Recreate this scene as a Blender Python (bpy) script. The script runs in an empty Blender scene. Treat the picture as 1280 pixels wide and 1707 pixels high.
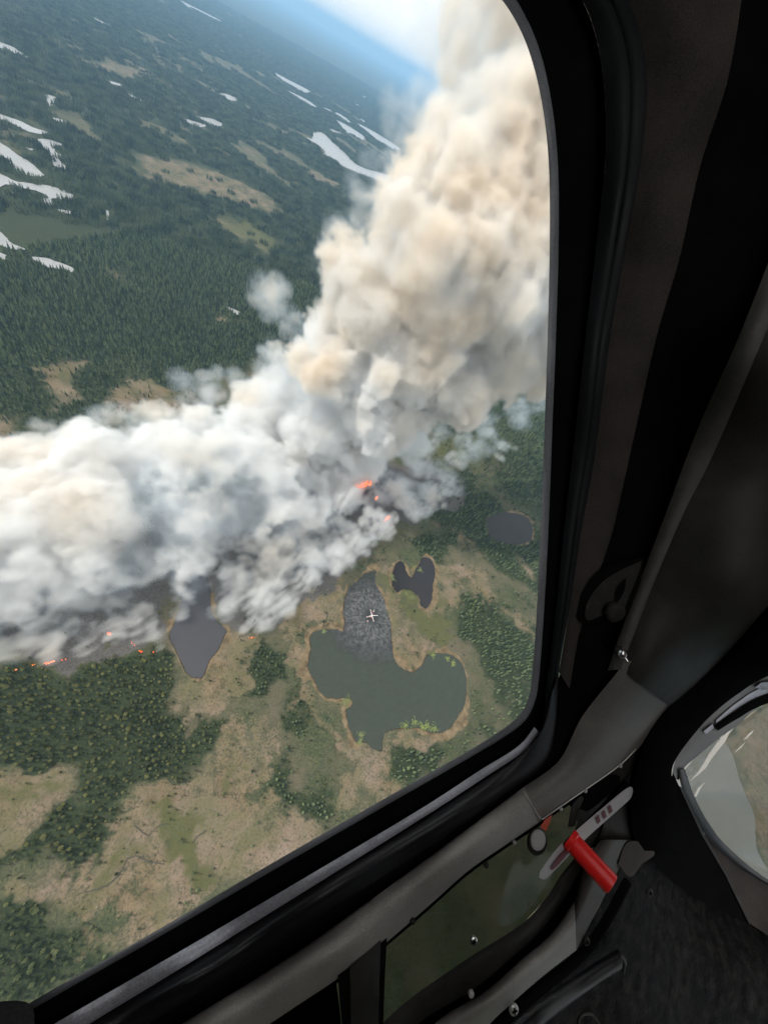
import bpy, bmesh, math, random
import numpy as np
from mathutils import Vector, Matrix
rad = math.radians
random.seed(4); rng = np.random.default_rng(4)
scene = bpy.context.scene
COL = scene.collection
ALT = 400.0

# ------------------------------------------------------------------ camera
F_PX, CX, CY = 600.0, 640.0, 853.5
ROLL = rad(31); PITCH = math.atan(654/600.0)
cr, sr, cp, sp = math.cos(ROLL), math.sin(ROLL), math.cos(PITCH), math.sin(PITCH)
R0 = Vector((1,0,0)); U0 = Vector((0,sp,cp)); FW = Vector((0,cp,-sp))
CR = R0*cr + U0*sr; CU = -R0*sr + U0*cr
CAM = Vector((0,0,ALT))
cam_d = bpy.data.cameras.new('camera'); cam = bpy.data.objects.new('camera', cam_d); COL.objects.link(cam)
M3 = Matrix((CR, CU, -FW)).transposed()
cam.matrix_world = Matrix.Translation(CAM) @ M3.to_4x4()
cam_d.sensor_fit = 'VERTICAL'; cam_d.sensor_height = 36; cam_d.sensor_width = 27
cam_d.lens = 36*F_PX/1707.0
cam_d.clip_start = 0.02; cam_d.clip_end = 200000
scene.camera = cam

# ------------------------------------------------------------------ light
SUN_AZ = rad(-165)      # direction towards the sun, from +X, counter-clockwise
SUN_EL = rad(44)
sd = Vector((math.cos(SUN_AZ)*math.cos(SUN_EL), math.sin(SUN_AZ)*math.cos(SUN_EL), math.sin(SUN_EL)))
sl = bpy.data.lights.new('sun', 'SUN'); sl.energy = 3.4; sl.angle = rad(0.6); sl.color = (1.0,0.955,0.88)
so = bpy.data.objects.new('sun', sl); COL.objects.link(so)
so.rotation_euler = sd.to_track_quat('Z','Y').to_euler(); so.location = (0,0,900)
world = bpy.data.worlds.new('World'); scene.world = world; world.use_nodes = True
nt = world.node_tree; nt.nodes.clear()
def N(nt, t, **kw):
    n = nt.nodes.new(t)
    for k, v in kw.items():
        if k.startswith('i_'): n.inputs[k[2:].replace('_',' ')].default_value = v
        else: setattr(n, k, v)
    return n
wo = N(nt,'ShaderNodeOutputWorld'); bg = N(nt,'ShaderNodeBackground')
sky = N(nt,'ShaderNodeTexSky', sky_type='NISHITA', sun_disc=False, sun_elevation=SUN_EL, sun_rotation=math.pi/2-SUN_AZ, dust_density=3.0, air_density=1.0)
tc = N(nt,'ShaderNodeTexCoord'); mp = N(nt,'ShaderNodeMapping'); mp.inputs['Scale'].default_value = (1,1,3.5)
cn = N(nt,'ShaderNodeTexNoise'); cn.inputs['Scale'].default_value = 2.3; cn.inputs['Detail'].default_value = 7; cn.inputs['Roughness'].default_value = 0.55
cramp = N(nt,'ShaderNodeValToRGB'); cramp.color_ramp.elements[0].position = 0.36; cramp.color_ramp.elements[1].position = 0.62
cramp.color_ramp.elements[0].color = (0.90,)*3+(1,); cramp.color_ramp.elements[1].color = (1.0,)*3+(1,)
mx = N(nt,'ShaderNodeMixRGB'); mx.inputs['Color2'].default_value = (11.8,11.7,11.5,1)
nt.links.new(tc.outputs['Generated'], mp.inputs['Vector']); nt.links.new(mp.outputs[0], cn.inputs['Vector'])
nt.links.new(cn.outputs['Fac'], cramp.inputs[0]); nt.links.new(cramp.outputs[0], mx.inputs['Fac'])
nt.links.new(sky.outputs[0], mx.inputs['Color1']); nt.links.new(mx.outputs[0], bg.inputs['Color'])
bg.inputs['Strength'].default_value = 0.10
nt.links.new(bg.outputs[0], wo.inputs['Surface'])
scene.view_settings.view_transform = 'Standard'; scene.view_settings.look = 'None'
scene.view_settings.exposure = 0.05; scene.view_settings.gamma = 1.0; scene.view_settings.use_curve_mapping = False
cy = scene.cycles
scene.render.engine = 'CYCLES'
cy.use_denoising = True; cy.use_adaptive_sampling = True; cy.adaptive_threshold = 0.02
cy.max_bounces = 14; cy.diffuse_bounces = 3; cy.glossy_bounces = 3; cy.transmission_bounces = 4; cy.volume_bounces = 8; cy.transparent_max_bounces = 16
cy.volume_step_rate = 1.4; cy.volume_max_steps = 400; cy.caustics_reflective = False; cy.caustics_refractive = False
cy.sample_clamp_indirect = 8

# ------------------------------------------------------------------ helpers
def ray(px, py):
    px = np.asarray(px, float); py = np.asarray(py, float)
    u = (px-CX); v = -(py-CY)
    a = u*cr - v*sr; b = u*sr + v*cr
    return a, F_PX*cp + b*sp, -F_PX*sp + b*cp
def gnd(px, py, h=0.0):
    a, b, c = ray(px, py); t = (h-ALT)/c
    return a*t, b*t
def project(x, y, z):
    zz = z-ALT
    r = x*CR.x + y*CR.y + zz*CR.z; u = x*CU.x + y*CU.y + zz*CU.z; d = x*FW.x + y*FW.y + zz*FW.z
    d = np.where(d < 0.01, 0.01, d)
    return CX + F_PX*r/d, CY - F_PX*u/d, d
_perm = rng.permutation(4096)
_g2 = rng.uniform(0, 2*math.pi, 4096); _gx, _gy = np.cos(_g2), np.sin(_g2)
def perlin(x, y, seed=0):
    xi = np.floor(x).astype(np.int64); yi = np.floor(y).astype(np.int64)
    xf = x-xi; yf = y-yi
    u = xf*xf*xf*(xf*(xf*6-15)+10); v = yf*yf*yf*(yf*(yf*6-15)+10)
    def g(i, j, fx, fy):
        h = _perm[(_perm[(i+seed*131) & 4095] + j) & 4095]
        return _gx[h]*fx + _gy[h]*fy
    a = g(xi,yi,xf,yf); b = g(xi+1,yi,xf-1,yf); c = g(xi,yi+1,xf,yf-1); d = g(xi+1,yi+1,xf-1,yf-1)
    return ((a+(b-a)*u)*(1-v) + (c+(d-c)*u)*v)*1.5
def fbm(x, y, scale, octv=4, seed=0, rough=0.5):
    s = 0; a = 1; t = 0; f = 1.0/scale
    for o in range(octv):
        s = s + a*perlin(x*f, y*f, seed+o*7); t += a; a *= rough; f *= 2.03
    return s/t
def sstep(a, b, x):
    t = np.clip((x-a)/(b-a), 0, 1); return t*t*(3-2*t)
def polysd(x, y, P):
    """signed distance, positive inside"""
    P = np.asarray(P, float); d2 = np.full(x.shape, 1e18); ins = np.zeros(x.shape, bool)
    for i in range(len(P)):
        ax, ay = P[i]; bx_, by_ = P[(i+1) % len(P)]
        ex, ey = bx_-ax, by_-ay; L = ex*ex+ey*ey+1e-9
        wx, wy = x-ax, y-ay
        t = np.clip((wx*ex+wy*ey)/L, 0, 1)
        dx = wx-ex*t; dy = wy-ey*t
        d2 = np.minimum(d2, dx*dx+dy*dy)
        c = ((ay > y) != (by_ > y)) & (x < (bx_-ax)*(y-ay)/((by_-ay) if abs(by_-ay) > 1e-9 else 1e-9)+ax)
        ins ^= c
    d = np.sqrt(d2); return np.where(ins, d, -d)
def tag(o, label=None, cat=None, group=None, kind=None):
    if label: o['label'] = label
    if cat: o['category'] = cat
    if group: o['group'] = group
    if kind: o['kind'] = kind
    return o
def mesh_np(name, V, Fq, mats=(), smooth=False, parent=None):
    me = bpy.data.meshes.new(name)
    V = np.asarray(V, np.float32); me.vertices.add(len(V)); me.vertices.foreach_set('co', V.ravel())
    Fq = np.asarray(Fq, np.int32); k = Fq.shape[1]
    me.loops.add(Fq.size); me.loops.foreach_set('vertex_index', Fq.ravel())
    me.polygons.add(len(Fq)); me.polygons.foreach_set('loop_start', np.arange(0, Fq.size, k, dtype=np.int32))
    if smooth: me.polygons.foreach_set('use_smooth', np.ones(len(Fq), bool))
    me.update(); me.validate()
    for m in mats: me.materials.append(m)
    o = bpy.data.objects.new(name, me); COL.objects.link(o)
    if parent: o.parent = parent
    return o
def obj_bm(name, bm, m, parent=None, smooth=False):
    me = bpy.data.meshes.new(name); bm.normal_update()
    if smooth:
        for f in bm.faces: f.smooth = True
    bm.to_mesh(me); bm.free(); me.materials.append(m)
    o = bpy.data.objects.new(name, me); COL.objects.link(o)
    if parent: o.parent = parent
    return o
def empty(name, loc=(0,0,0)):
    o = bpy.data.objects.new(name, None); COL.objects.link(o); o.location = loc; o.empty_display_size = 0.05; return o
def mat(name, color=(0.5,0.5,0.5), rough=0.6, metal=0.0, spec=0.5):
    m = bpy.data.materials.new(name); m.use_nodes = True
    b = m.node_tree.nodes['Principled BSDF']
    b.inputs['Base Color'].default_value = tuple(color)+(1,); b.inputs['Roughness'].default_value = rough
    b.inputs['Metallic'].default_value = metal; b.inputs['Specular IOR Level'].default_value = spec
    return m
def bsdf(m): return m.node_tree.nodes['Principled BSDF']
def math_(nt, op, a, b=None, c=None, clamp=False):
    n = nt.nodes.new('ShaderNodeMath'); n.operation = op; n.use_clamp = clamp
    for i, v in enumerate((a, b, c)):
        if v is None: continue
        if isinstance(v, (int, float)): n.inputs[i].default_value = v
        else: nt.links.new(v, n.inputs[i])
    return n.outputs[0]
def mixc(nt, fac, a, b, mode='MIX'):
    n = nt.nodes.new('ShaderNodeMixRGB'); n.blend_type = mode
    for i, v in enumerate((fac, a, b)):
        s = n.inputs[i]
        if isinstance(v, (int, float)): s.default_value = v if i == 0 else (v,v,v,1)
        elif isinstance(v, tuple): s.default_value = v+(1,)
        else: nt.links.new(v, s)
    return n.outputs[0]
def noise(nt, vec, scale, detail=5, rough=0.55, out='Fac', dist=0.0):
    n = nt.nodes.new('ShaderNodeTexNoise'); n.inputs['Scale'].default_value = scale; n.inputs['Detail'].default_value = detail
    n.inputs['Roughness'].default_value = rough; n.inputs['Distortion'].default_value = dist
    if vec is not None: nt.links.new(vec, n.inputs['Vector'])
    return n.outputs[out]
def ramp(nt, fac, stops):
    n = nt.nodes.new('ShaderNodeValToRGB'); e = n.color_ramp.elements
    while len(e) < len(stops): e.new(0.5)
    for i, (p, c) in enumerate(stops):
        e[i].position = p; e[i].color = (c,c,c,1) if isinstance(c, (int,float)) else tuple(c)+(1,)
    nt.links.new(fac, n.inputs[0]); return n.outputs[0]
def bump(nt, h, strength, dist, b):
    n = nt.nodes.new('ShaderNodeBump'); n.inputs['Strength'].default_value = strength; n.inputs['Distance'].default_value = dist
    nt.links.new(h, n.inputs['Height']); nt.links.new(n.outputs[0], b.inputs['Normal'])
# ================================================================== LAND
def zz(pts, s, ox, oy): return [(ox+u/s, oy+v/s) for u, v in pts]
# ---- lakes, outlines in the photo unprojected onto the flat ground
LAKES = {
 'main': zz([(285,400),(310,378),(350,366),(400,365),(425,372),(470,372),(540,378),(622,440),(632,482),(650,515),(690,540),(715,545),(745,517),(768,478),(800,460),(840,468),(880,480),(910,510),(926,560),(926,620),(916,690),(890,735),(850,775),(818,796),(785,785),(740,768),(690,770),(640,776),(597,786),(583,812),(584,860),(560,860),(520,837),(480,826),(456,790),(442,742),(434,702),(456,682),(462,658),(430,648),(400,650),(355,646),(330,622),(300,570),(280,520),(283,480),(291,440)], 2.4615, 400, 900),
 'wash': zz([(494,152),(510,138),(540,128),(562,130),(552,165),(570,202),(592,252),(606,300),(616,350),(622,400),(627,446),(600,470),(520,450),(440,400),(425,372),(432,345),(426,300),(432,240),(446,196),(472,174)], 2.4615, 400, 900),
 'dark': zz([(645,92),(665,90),(685,130),(702,152),(722,120),(752,72),(790,85),(800,130),(792,190),(786,240),(766,282),(742,272),(737,240),(705,205),(670,203),(645,215),(624,185),(628,130)], 2.4615, 400, 900),
 'leaf': [(283,1060),(292,1035),(300,1015),(308,975),(322,960),(345,955),(350,985),(354,1020),(366,1040),(377,1052),(364,1080),(350,1100),(342,1120),(335,1131),(318,1128),(306,1110),(295,1085)],
 'round': zz([(935,720),(950,690),(1000,672),(1050,675),(1095,695),(1115,735),(1105,780),(1060,795),(1000,790),(950,765)], 2.286, 400, 560),
}
z1 = lambda p: zz(p, 2, 0, 0)
FAR = [z1(p) for p in [
 [(-60,120),(0,140),(40,155),(92,185),(85,191),(40,172),(0,157),(-60,135)],
 [(148,312),(165,316),(188,325),(180,340),(188,355),(170,355),(155,345),(158,330)],
 [(-60,362),(0,380),(60,400),(110,425),(168,443),(160,450),(90,436),(30,405),(-60,385)],
 [(-120,420),(-60,445),(0,475),(40,500),(100,540),(148,585),(100,586),(60,572),(30,532),(0,522),(-80,500)],
 [(128,465),(165,465),(205,480),(200,488),(178,485),(185,505),(212,520),(195,530),(225,560),(208,566),(175,547),(175,525),(160,505),(140,485)],
 [(-70,560),(0,577),(60,605),(140,615),(200,630),(240,648),(252,667),(220,666),(182,662),(172,686),(130,665),(160,655),(120,635),(60,622),(20,615),(0,632),(-60,640)],
 [(-40,752),(0,770),(20,790),(50,815),(85,832),(40,829),(0,816),(-40,800)],
 [(178,392),(222,404),(216,412),(190,404)], [(195,698),(255,708),(236,715),(205,708)], [(360,268),(408,282),(405,287),(370,278)],
 [(728,310),(760,315),(792,330),(780,337),(745,323)], [(650,385),(720,400),(748,420),(740,429),(700,413),(665,396)],
 [(595,388),(640,402),(690,418),(660,424),(622,405)], [(912,240),(960,265),(1000,285),(1034,306),(1020,313),(975,290),(930,261)],
 [(955,300),(1010,325),(1059,358),(1040,357),(1000,332),(968,312)], [(1120,400),(1160,420),(1218,457),(1206,466),(1150,437)],
 [(1185,408),(1240,435),(1290,466),(1340,500),(1310,500),(1230,448)],
 [(1045,440),(1075,442),(1110,475),(1150,510),(1190,550),(1250,572),(1330,592),(1400,605),(1330,615),(1270,608),(1210,586),(1150,562),(1110,530),(1075,516),(1087,506),(1062,485),(1020,457),(1042,463)],
 [(1120,374),(1150,390),(1172,411),(1163,412),(1140,396),(1115,380)], [(1075,357),(1100,366),(1112,376),(1085,368)], [(1095,428),(1130,440),(1140,449),(1108,442)],
 [(300,52),(330,66),(372,86),(364,88),(325,72)], [(600,0),(640,20),(690,45),(742,72),(735,74),(680,48),(610,12)], [(1070,68),(1100,82),(1088,82)],
 [(84,490),(112,497),(104,502)], [(110,856),(160,862),(200,875),(248,895),(240,908),(200,900),(150,888),(118,870)], [(-40,830),(20,850),(10,870),(-40,850)],
 [(1200,396),(1216,404),(1212,408)], [(1180,344),(1198,352),(1192,355)], [(1208,318),(1222,326),(1214,328)],
 [(355,702),(364,705),(363,730),(358,735)], [(40,640),(52,644),(46,650)],
 [(428,312),(470,332),(478,340),(440,324)], [(745,1018),(800,1040),(790,1050)]]]
def to_ground(P, n=1, amp=0.0, seed=0):
    P = np.array(P, float); Q = []
    x, y = gnd(P[:,0], P[:,1])
    W = np.stack([x, y], 1)
    # smooth closed curve + rough shore
    out = []
    m = len(W)
    for i in range(m):
        p0, p1, p2, p3 = W[i-1], W[i], W[(i+1)%m], W[(i+2)%m]
        for k in range(n):
            t = k/n
            c = 0.5*((2*p1)+(-p0+p2)*t+(2*p0-5*p1+4*p2-p3)*t*t+(-p0+3*p1-3*p2+p3)*t**3)
            l = p1+(p2-p1)*t
            out.append(c*0.7+l*0.3)
    out = np.array(out)
    if amp:
        d = np.roll(out,-1,0)-np.roll(out,1,0); L = np.linalg.norm(d,axis=1)+1e-6
        nrm = np.stack([d[:,1],-d[:,0]],1)/L[:,None]
        w = fbm(out[:,0], out[:,1], amp*5, 4, seed, 0.65)*amp
        out = out + nrm*w[:,None]
    return out
GL = {k: to_ground(v, 10, 3.4, i) for i, (k, v) in enumerate(LAKES.items())}
GF = []
for i, p in enumerate(FAR):
    g = to_ground(p, 8, 0, i); size = math.sqrt(abs(np.sum(g[:,0]*np.roll(g[:,1],-1)-np.roll(g[:,0],-1)*g[:,1])/2))
    GF.append(to_ground(p, 8, min(14, size*0.09), i))
# the lake under the chin window, lower right
CHIN = to_ground([(1120,1120),(1215,1130),(1228,1180),(1206,1230),(1222,1260),(1232,1300),(1256,1360),(1262,1420),(1300,1500),(1200,1560),(1100,1400)], 8, 4, 40)

# ---- cover painted in outline on the ground: class, value
def g_(p, s=1, ox=0, oy=0):
    P = np.array(zz(p, s, ox, oy), float); x, y = gnd(P[:,0], P[:,1]); return np.stack([x,y],1)
TAN = [g_(p) for p in [
 [(195,1365),(260,1335),(330,1300),(385,1215),(440,1195),(462,1225),(445,1290),(425,1350),(455,1400),(380,1440),(300,1500),(250,1550),(160,1600),(140,1560),(185,1520),(80,1500),(60,1450),(180,1425)],
 [(-40,1290),(60,1285),(98,1275),(105,1315),(60,1370),(0,1400),(-40,1400)],
 [(270,1060),(300,1110),(310,1150),(300,1190),(375,1190),(400,1160),(430,1120),(440,1080),(400,1060),(370,1040)],
 [(470,1050),(520,1040),(560,1035),(575,1000),(575,955),(610,930),(560,945),(520,985),(470,1020)],
 [(590,1245),(640,1240),(700,1215),(740,1232),(720,1255),(655,1255),(640,1300),(650,1330),(600,1350),(560,1390),(530,1400),(575,1350),(585,1300)],
 [(628,950),(650,940),(665,1000),(690,1045),(725,1080),(720,1108),(690,1122),(665,1105),(650,1040)],
 [(735,940),(800,950),(830,1000),(805,1005),(770,975),(745,1010),(720,1035),(712,1010),(735,985)],
 [(815,1005),(885,1030),(895,1065),(860,1050)], [(855,915),(895,950),(893,975),(866,950)],
 [(445,1310),(470,1330),(530,1370),(560,1390),(480,1440),(400,1450),(420,1380)],
 [(470,1060),(505,1060),(512,1110),(515,1170),(575,1235),(600,1262),(585,1275),(530,1215),(495,1160),(480,1100)],
 [(225,258),(300,265),(380,290),(440,320),(475,350),(455,362),(420,345),(350,325),(290,310),(235,300)],
 [(38,612),(130,600),(147,672),(80,688),(60,650)], [(168,652),(255,628),(295,660),(280,690),(195,690)], [(330,522),(405,532),(395,542),(345,536)],
 [(445,450),(490,460),(480,466)], [(-20,700),(20,700),(10,740),(-20,740)], [(170,445),(215,450),(215,470),(180,465)], [(-20,1480),(30,1480),(60,1500),(20,1530),(-20,1500)],
 [(340,228),(372,248),(390,262),(370,262),(348,245)], [(470,225),(520,240),(505,240)], [(180,80),(230,95),(200,96)], [(250,85),(282,98),(262,102)], [(385,160),(430,190),(412,180)],
 [(130,100),(150,112),(230,135),(265,130),(215,110)], [(500,270),(575,310),(570,322),(510,290)], [(355,355),(400,370),(455,400),(450,420),(400,395),(362,370)],
 [(200,92),(255,120),(265,132),(215,110)], [(40,130),(140,160),(100,158)], [(-10,90),(40,125),(20,125)], [(240,180),(275,210),(262,204)], [(290,170),(345,190),(300,182)],
 [(330,115),(372,135),(360,135)], [(340,58),(385,95),(362,85)], [(720,870),(745,880),(790,905),(770,900)],
]]
FEN = [g_(p) for p in [
 [(262,1335),(290,1345),(320,1370),(372,1398),(365,1450),(330,1470),(285,1430),(268,1390)], [(150,1470),(185,1445),(210,1425),(255,1430),(215,1437),(190,1462),(165,1485),(100,1500),(95,1488)],
 [(-20,1320),(50,1320),(80,1300),(70,1340),(-20,1345)], [(390,1250),(405,1260),(400,1300),(380,1310)], [(620,960),(640,950),(660,960),(740,1000),(735,1020),(700,1010),(670,990),(660,1000)],
 [(655,1000),(690,1010),(740,1020),(760,1060),(740,1080),(700,1060)],[(700,750),(850,680),(900,690),(905,740),(860,760),(800,790)],
 [(190,600),(240,610),(230,640),(185,630)], [(90,608),(125,612),(120,650),(90,640)], [(0,420),(80,430),(90,440),(0,440)], [(0,350),(60,370),(120,390),(60,385)],
 [(360,350),(440,370),(480,420),(440,415),(380,380)], [(0,225),(60,240),(130,262),(60,255)], [(0,120),(110,150),(140,162),(60,150)], [(110,270),(160,330),(140,335)], [(480,180),(540,205),(520,205)],
]]
WOOD = [g_(p) for p in [
 [(-60,1120),(0,1120),(130,1100),(270,1090),(300,1150),(310,1210),(375,1200),(372,1245),(300,1300),(200,1345),(150,1330),(90,1275),(-60,1290)],
 [(-60,1420),(0,1400),(60,1370),(120,1320),(190,1340),(200,1390),(150,1440),(60,1425)],
 [(-60,1500),(50,1510),(60,1580),(110,1575),(170,1530),(150,1590),(255,1560),(200,1610),(60,1690),(-60,1690)],
 [(480,1110),(505,1110),(515,1170),(580,1240),(575,1268),(540,1230),(490,1170)],
 [(450,1258),(475,1258),(482,1305),(540,1310),(575,1370),(540,1400),(450,1335),(432,1340)],
 [(640,1238),(700,1240),(765,1230),(800,1200),(815,1130),(790,1085),(765,1060),(755,1020),(775,975),(830,1000),(885,1010),(980,1100),(950,1250),(800,1250),(700,1300),(645,1300)],
 [(720,870),(800,800),(870,760),(980,720),(1000,1000),(880,1000),(850,960),(800,920),(745,900)],
 [(470,1190),(510,1190),(520,1222),(480,1225)], [(200,1460),(235,1465),(232,1495),(205,1500)], [(370,1100),(440,1070),(470,1090),(450,1150),(390,1160)],
 [(300,1160),(350,1165),(345,1190),(310,1190)], [(-60,440),(-60,730),(200,690),(430,600),(560,520),(560,400),(400,400),(260,330),(100,330)],
 [(215,215),(340,240),(430,290),(520,320),(600,360),(560,390),(480,350),(430,300),(330,262),(240,250)], [(495,1200),(520,1215),(505,1240)],
 [(740,785),(800,790),(770,850),(720,850)], [(690,900),(750,890),(740,930),(700,930)],
]]
TAN.append(g_([(1222,1172),(1300,1150),(1600,1100),(1700,1700),(1320,1620),(1290,1480),(1262,1400),(1240,1330),(1226,1262),(1212,1232)]))
BURN = [g_(p) for p in [[(-100,900),(0,1060),(110,1100),(250,1075),(300,1000),(350,985),(400,1058),(450,1045),(540,985),(600,935),(650,885),(700,860),(760,850),(780,800),(700,770),(500,780),(300,830),(0,900)]]]

def cover(x, y):
    r = np.hypot(x, y)
    ws = np.clip(r*0.03, 4, 200)
    wx = x + fbm(x, y, 45, 5, 3, .62)*34 + fbm(x, y, 400, 3, 5)*np.clip(r-600,0,900)*0.05
    wy = y + fbm(x, y, 45, 5, 11, .62)*34 + fbm(x, y, 400, 3, 15)*np.clip(r-600,0,900)*0.05
    def layer(polys, soft):
        v = np.zeros(x.shape)
        for P in polys:
            m = (wx > P[:,0].min()-60) & (wx < P[:,0].max()+60) & (wy > P[:,1].min()-60) & (wy < P[:,1].max()+60)
            if not m.any(): continue
            s = polysd(wx[m], wy[m], P); sf = soft*np.clip(r[m]/400, 0.6, 4)
            v[m] = np.maximum(v[m], sstep(-sf, sf, s))
        return v
    tan = layer(TAN, 11)*(0.92+0.5*fbm(x,y,30,3,61)); fen = layer(FEN, 15)*0.75; wood = layer(WOOD, 16); burn = layer(BURN, 8)
    # general country: spruce woods with bogs strung out in bands
    a = rad(-20); u = x*math.cos(a)+y*math.sin(a); v = -x*math.sin(a)+y*math.cos(a)
    big = fbm(u*0.45, v, 420, 5, 21, 0.55); mid = fbm(u*.6, v, 110, 4, 23, 0.55); sm = fbm(x, y, 34, 4, 29, 0.6)
    base = sstep(-0.30, 0.06, big*0.75+mid*0.5+sm*0.2 + 0.12)
    near = 1-sstep(500, 900, r)
    base = base*(1-near) + near*0.30*sstep(-0.25,0.45,mid+sm*0.6)
    pale = sstep(0.10, 0.30, fbm(u*0.4, v, 150, 5, 31, .58))*sstep(-0.15,0.3,fbm(x,y,900,2,33))*(1-near)
    base = base*(1-pale*0.9); tan = np.maximum(tan, pale*0.72*(0.6+sm)); wood = np.maximum(base, wood*(0.86+0.55*sm)*(1-np.where((x > 120) & (r < 1100), 0.75*sstep(-0.05,0.35,mid+0.4*sm+0.05), 0.0)))
    wood = wood*(1-tan*0.93)*(1-fen*0.55)
    # shore ring of the near lakes
    shore = np.zeros(x.shape); lake = np.zeros(x.shape, bool)
    for k, P in GL.items():
        m = (x > P[:,0].min()-40) & (x < P[:,0].max()+40) & (y > P[:,1].min()-40) & (y < P[:,1].max()+40)
        s = polysd(x[m], y[m], P[::3]); lake[m] |= s > -0.5
        w = (5 if k != 'round' else 1.5)
        shore[m] = np.maximum(shore[m], sstep(-w, -w*0.45, s + sm[m]*14 + mid[m]*9 + 0.5)) 
    for P in GF + [CHIN]:
        m = (x > P[:,0].min()-60) & (x < P[:,0].max()+60) & (y > P[:,1].min()-60) & (y < P[:,1].max()+60)
        if m.any():
            s = polysd(x[m], y[m], P[::3]); lake[m] |= s > -3
    wood = wood*(1-shore)
    tanb = np.clip(tan*np.where(r > 900, 0.78, 1.0) + (1-wood)*(0.10+0.30*near)*sstep(-0.2,0.4,mid+0.5*sm+0.05), 0, 1)
    tanb = np.where(tan > 0.4, tanb*(0.75+0.5*sm), tanb)
    return np.clip(wood,0,1), np.clip(tanb,0,1), np.clip(fen,0,1), np.clip(shore,0,1), burn, lake

# ---- ground sheet: rings round the point below the helicopter
def build_ground():
    radii = list(np.arange(3.0, 470, 1.7)); 
    while radii[-1] < 41000: radii.append(radii[-1]*1.0078)
    radii = np.array(radii); A = 1500; th = np.linspace(0, 2*math.pi, A, endpoint=False)
    Rr, T = np.meshgrid(radii, th, indexing='ij'); x = (Rr*np.cos(T)).ravel(); y = (Rr*np.sin(T)).ravel()
    w, t, f, s, b, lk = cover(x, y)
    z = fbm(x, y, 60, 3, 50)*0.5*np.clip(np.hypot(x,y)/300,0,1)
    z = np.where(lk, -1.2, np.clip(z,-0.4,0.6)*(1-s)) - 0.15
    n = len(radii); V = np.stack([x, y, z], 1); V = np.vstack([V, [[0,0,-0.1]]])
    i = np.arange(n-1)[:,None]*A; j = np.arange(A)[None,:]; j2 = (j+1) % A
    Fq = np.stack([i+j, i+A+j, i+A+j2, i+j2], 2).reshape(-1, 4)
    o = mesh_np('ground', V, Fq, [M_ground], smooth=True)
    bm_ = o.data
    ca = bm_.attributes.new('cover', 'FLOAT_COLOR', 'POINT')
    C = np.zeros((len(V),4), np.float32); C[:-1,0] = w; C[:-1,1] = t; C[:-1,2] = f; C[:-1,3] = 1; ca.data.foreach_set('color', C.ravel())
    c2 = bm_.attributes.new('cover2', 'FLOAT_COLOR', 'POINT')
    C[:-1,0] = s; C[:-1,1] = b; C[:-1,2] = 0; c2.data.foreach_set('color', C.ravel())
    # close the centre
    cap = bpy.data.meshes  # (the hole of 3 m radius is closed below)
    bm2 = bmesh.new(); bm2.from_mesh(bm_); bm2.verts.ensure_lookup_table(); c = bm2.verts[len(V)-1]
    for k in range(A): bm2.faces.new((c, bm2.verts[k], bm2.verts[(k+1)%A]))
    bm2.to_mesh(bm_); bm2.free()
    o['kind'] = 'structure'; return o

M_ground = mat('ground_mat', rough=0.95, spec=0.15); nt = M_ground.node_tree; b = bsdf(M_ground)
ge = nt.nodes.new('ShaderNodeNewGeometry'); P = ge.outputs['Position']
a1 = nt.nodes.new('ShaderNodeAttribute'); a1.attribute_name = 'cover'; a2 = nt.nodes.new('ShaderNodeAttribute'); a2.attribute_name = 'cover2'
s1 = nt.nodes.new('ShaderNodeSeparateColor'); nt.links.new(a1.outputs['Color'], s1.inputs[0]); s2 = nt.nodes.new('ShaderNodeSeparateColor'); nt.links.new(a2.outputs['Color'], s2.inputs[0])
n_f = noise(nt, P, 0.55, 6, 0.65); n_m = noise(nt, P, 0.12, 6, 0.6); n_l = noise(nt, P, 0.02, 5, 0.6); n_x = noise(nt, P, 0.0035, 6, 0.62)
grass = mixc(nt, ramp(nt, n_m, [(0.36,0.0),(0.66,1.0)]), (0.062,0.078,0.036), (0.135,0.138,0.068))
grass = mixc(nt, ramp(nt, n_f, [(0.38,0.0),(0.62,1.0)]), (0.040,0.048,0.024), grass)
tanc = mixc(nt, ramp(nt, n_m, [(0.32,0.0),(0.68,1.0)]), (0.110,0.082,0.045), (0.230,0.170,0.105))
tanc = mixc(nt, ramp(nt, n_l, [(0.40,0.0),(0.66,1.0)]), tanc, (0.250,0.188,0.142))
tanc = mixc(nt, ramp(nt, n_f, [(0.32,0.95),(0.48,0.0)]), tanc, (0.065,0.055,0.030))
tanc = mixc(nt, ramp(nt, n_f, [(0.60,0.0),(0.72,0.6)]), tanc, (0.42,0.34,0.25))
fenc = mixc(nt, n_m, (0.060,0.072,0.024), (0.125,0.115,0.050))
woodc = mixc(nt, ramp(nt, n_f, [(0.35,0.0),(0.65,1.0)]), (0.016,0.023,0.011), (0.058,0.070,0.030))
shorec = mixc(nt, ramp(nt, n_m, [(0.35,0.0),(0.65,1.0)]), (0.105,0.075,0.038), (0.235,0.175,0.105))
burnc = mixc(nt, ramp(nt, n_f, [(0.35,0.0),(0.68,1.0)]), (0.070,0.062,0.057), (0.150,0.138,0.125))
jit = math_(nt, 'ADD', math_(nt, 'MULTIPLY', math_(nt, 'SUBTRACT', n_m, 0.5), 1.1), math_(nt, 'MULTIPLY', math_(nt, 'SUBTRACT', n_f, 0.5), 0.8))
def edge(ch): return ramp(nt, math_(nt,'ADD', ch, jit), [(0.30,0.0),(0.70,1.0)])
n_o = noise(nt, P, 0.033, 6, 0.62)
tanc = mixc(nt, ramp(nt, n_o, [(0.42,0.0),(0.62,0.75)]), tanc, mixc(nt, n_f, (0.060,0.066,0.028), (0.170,0.158,0.078)))
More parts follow.
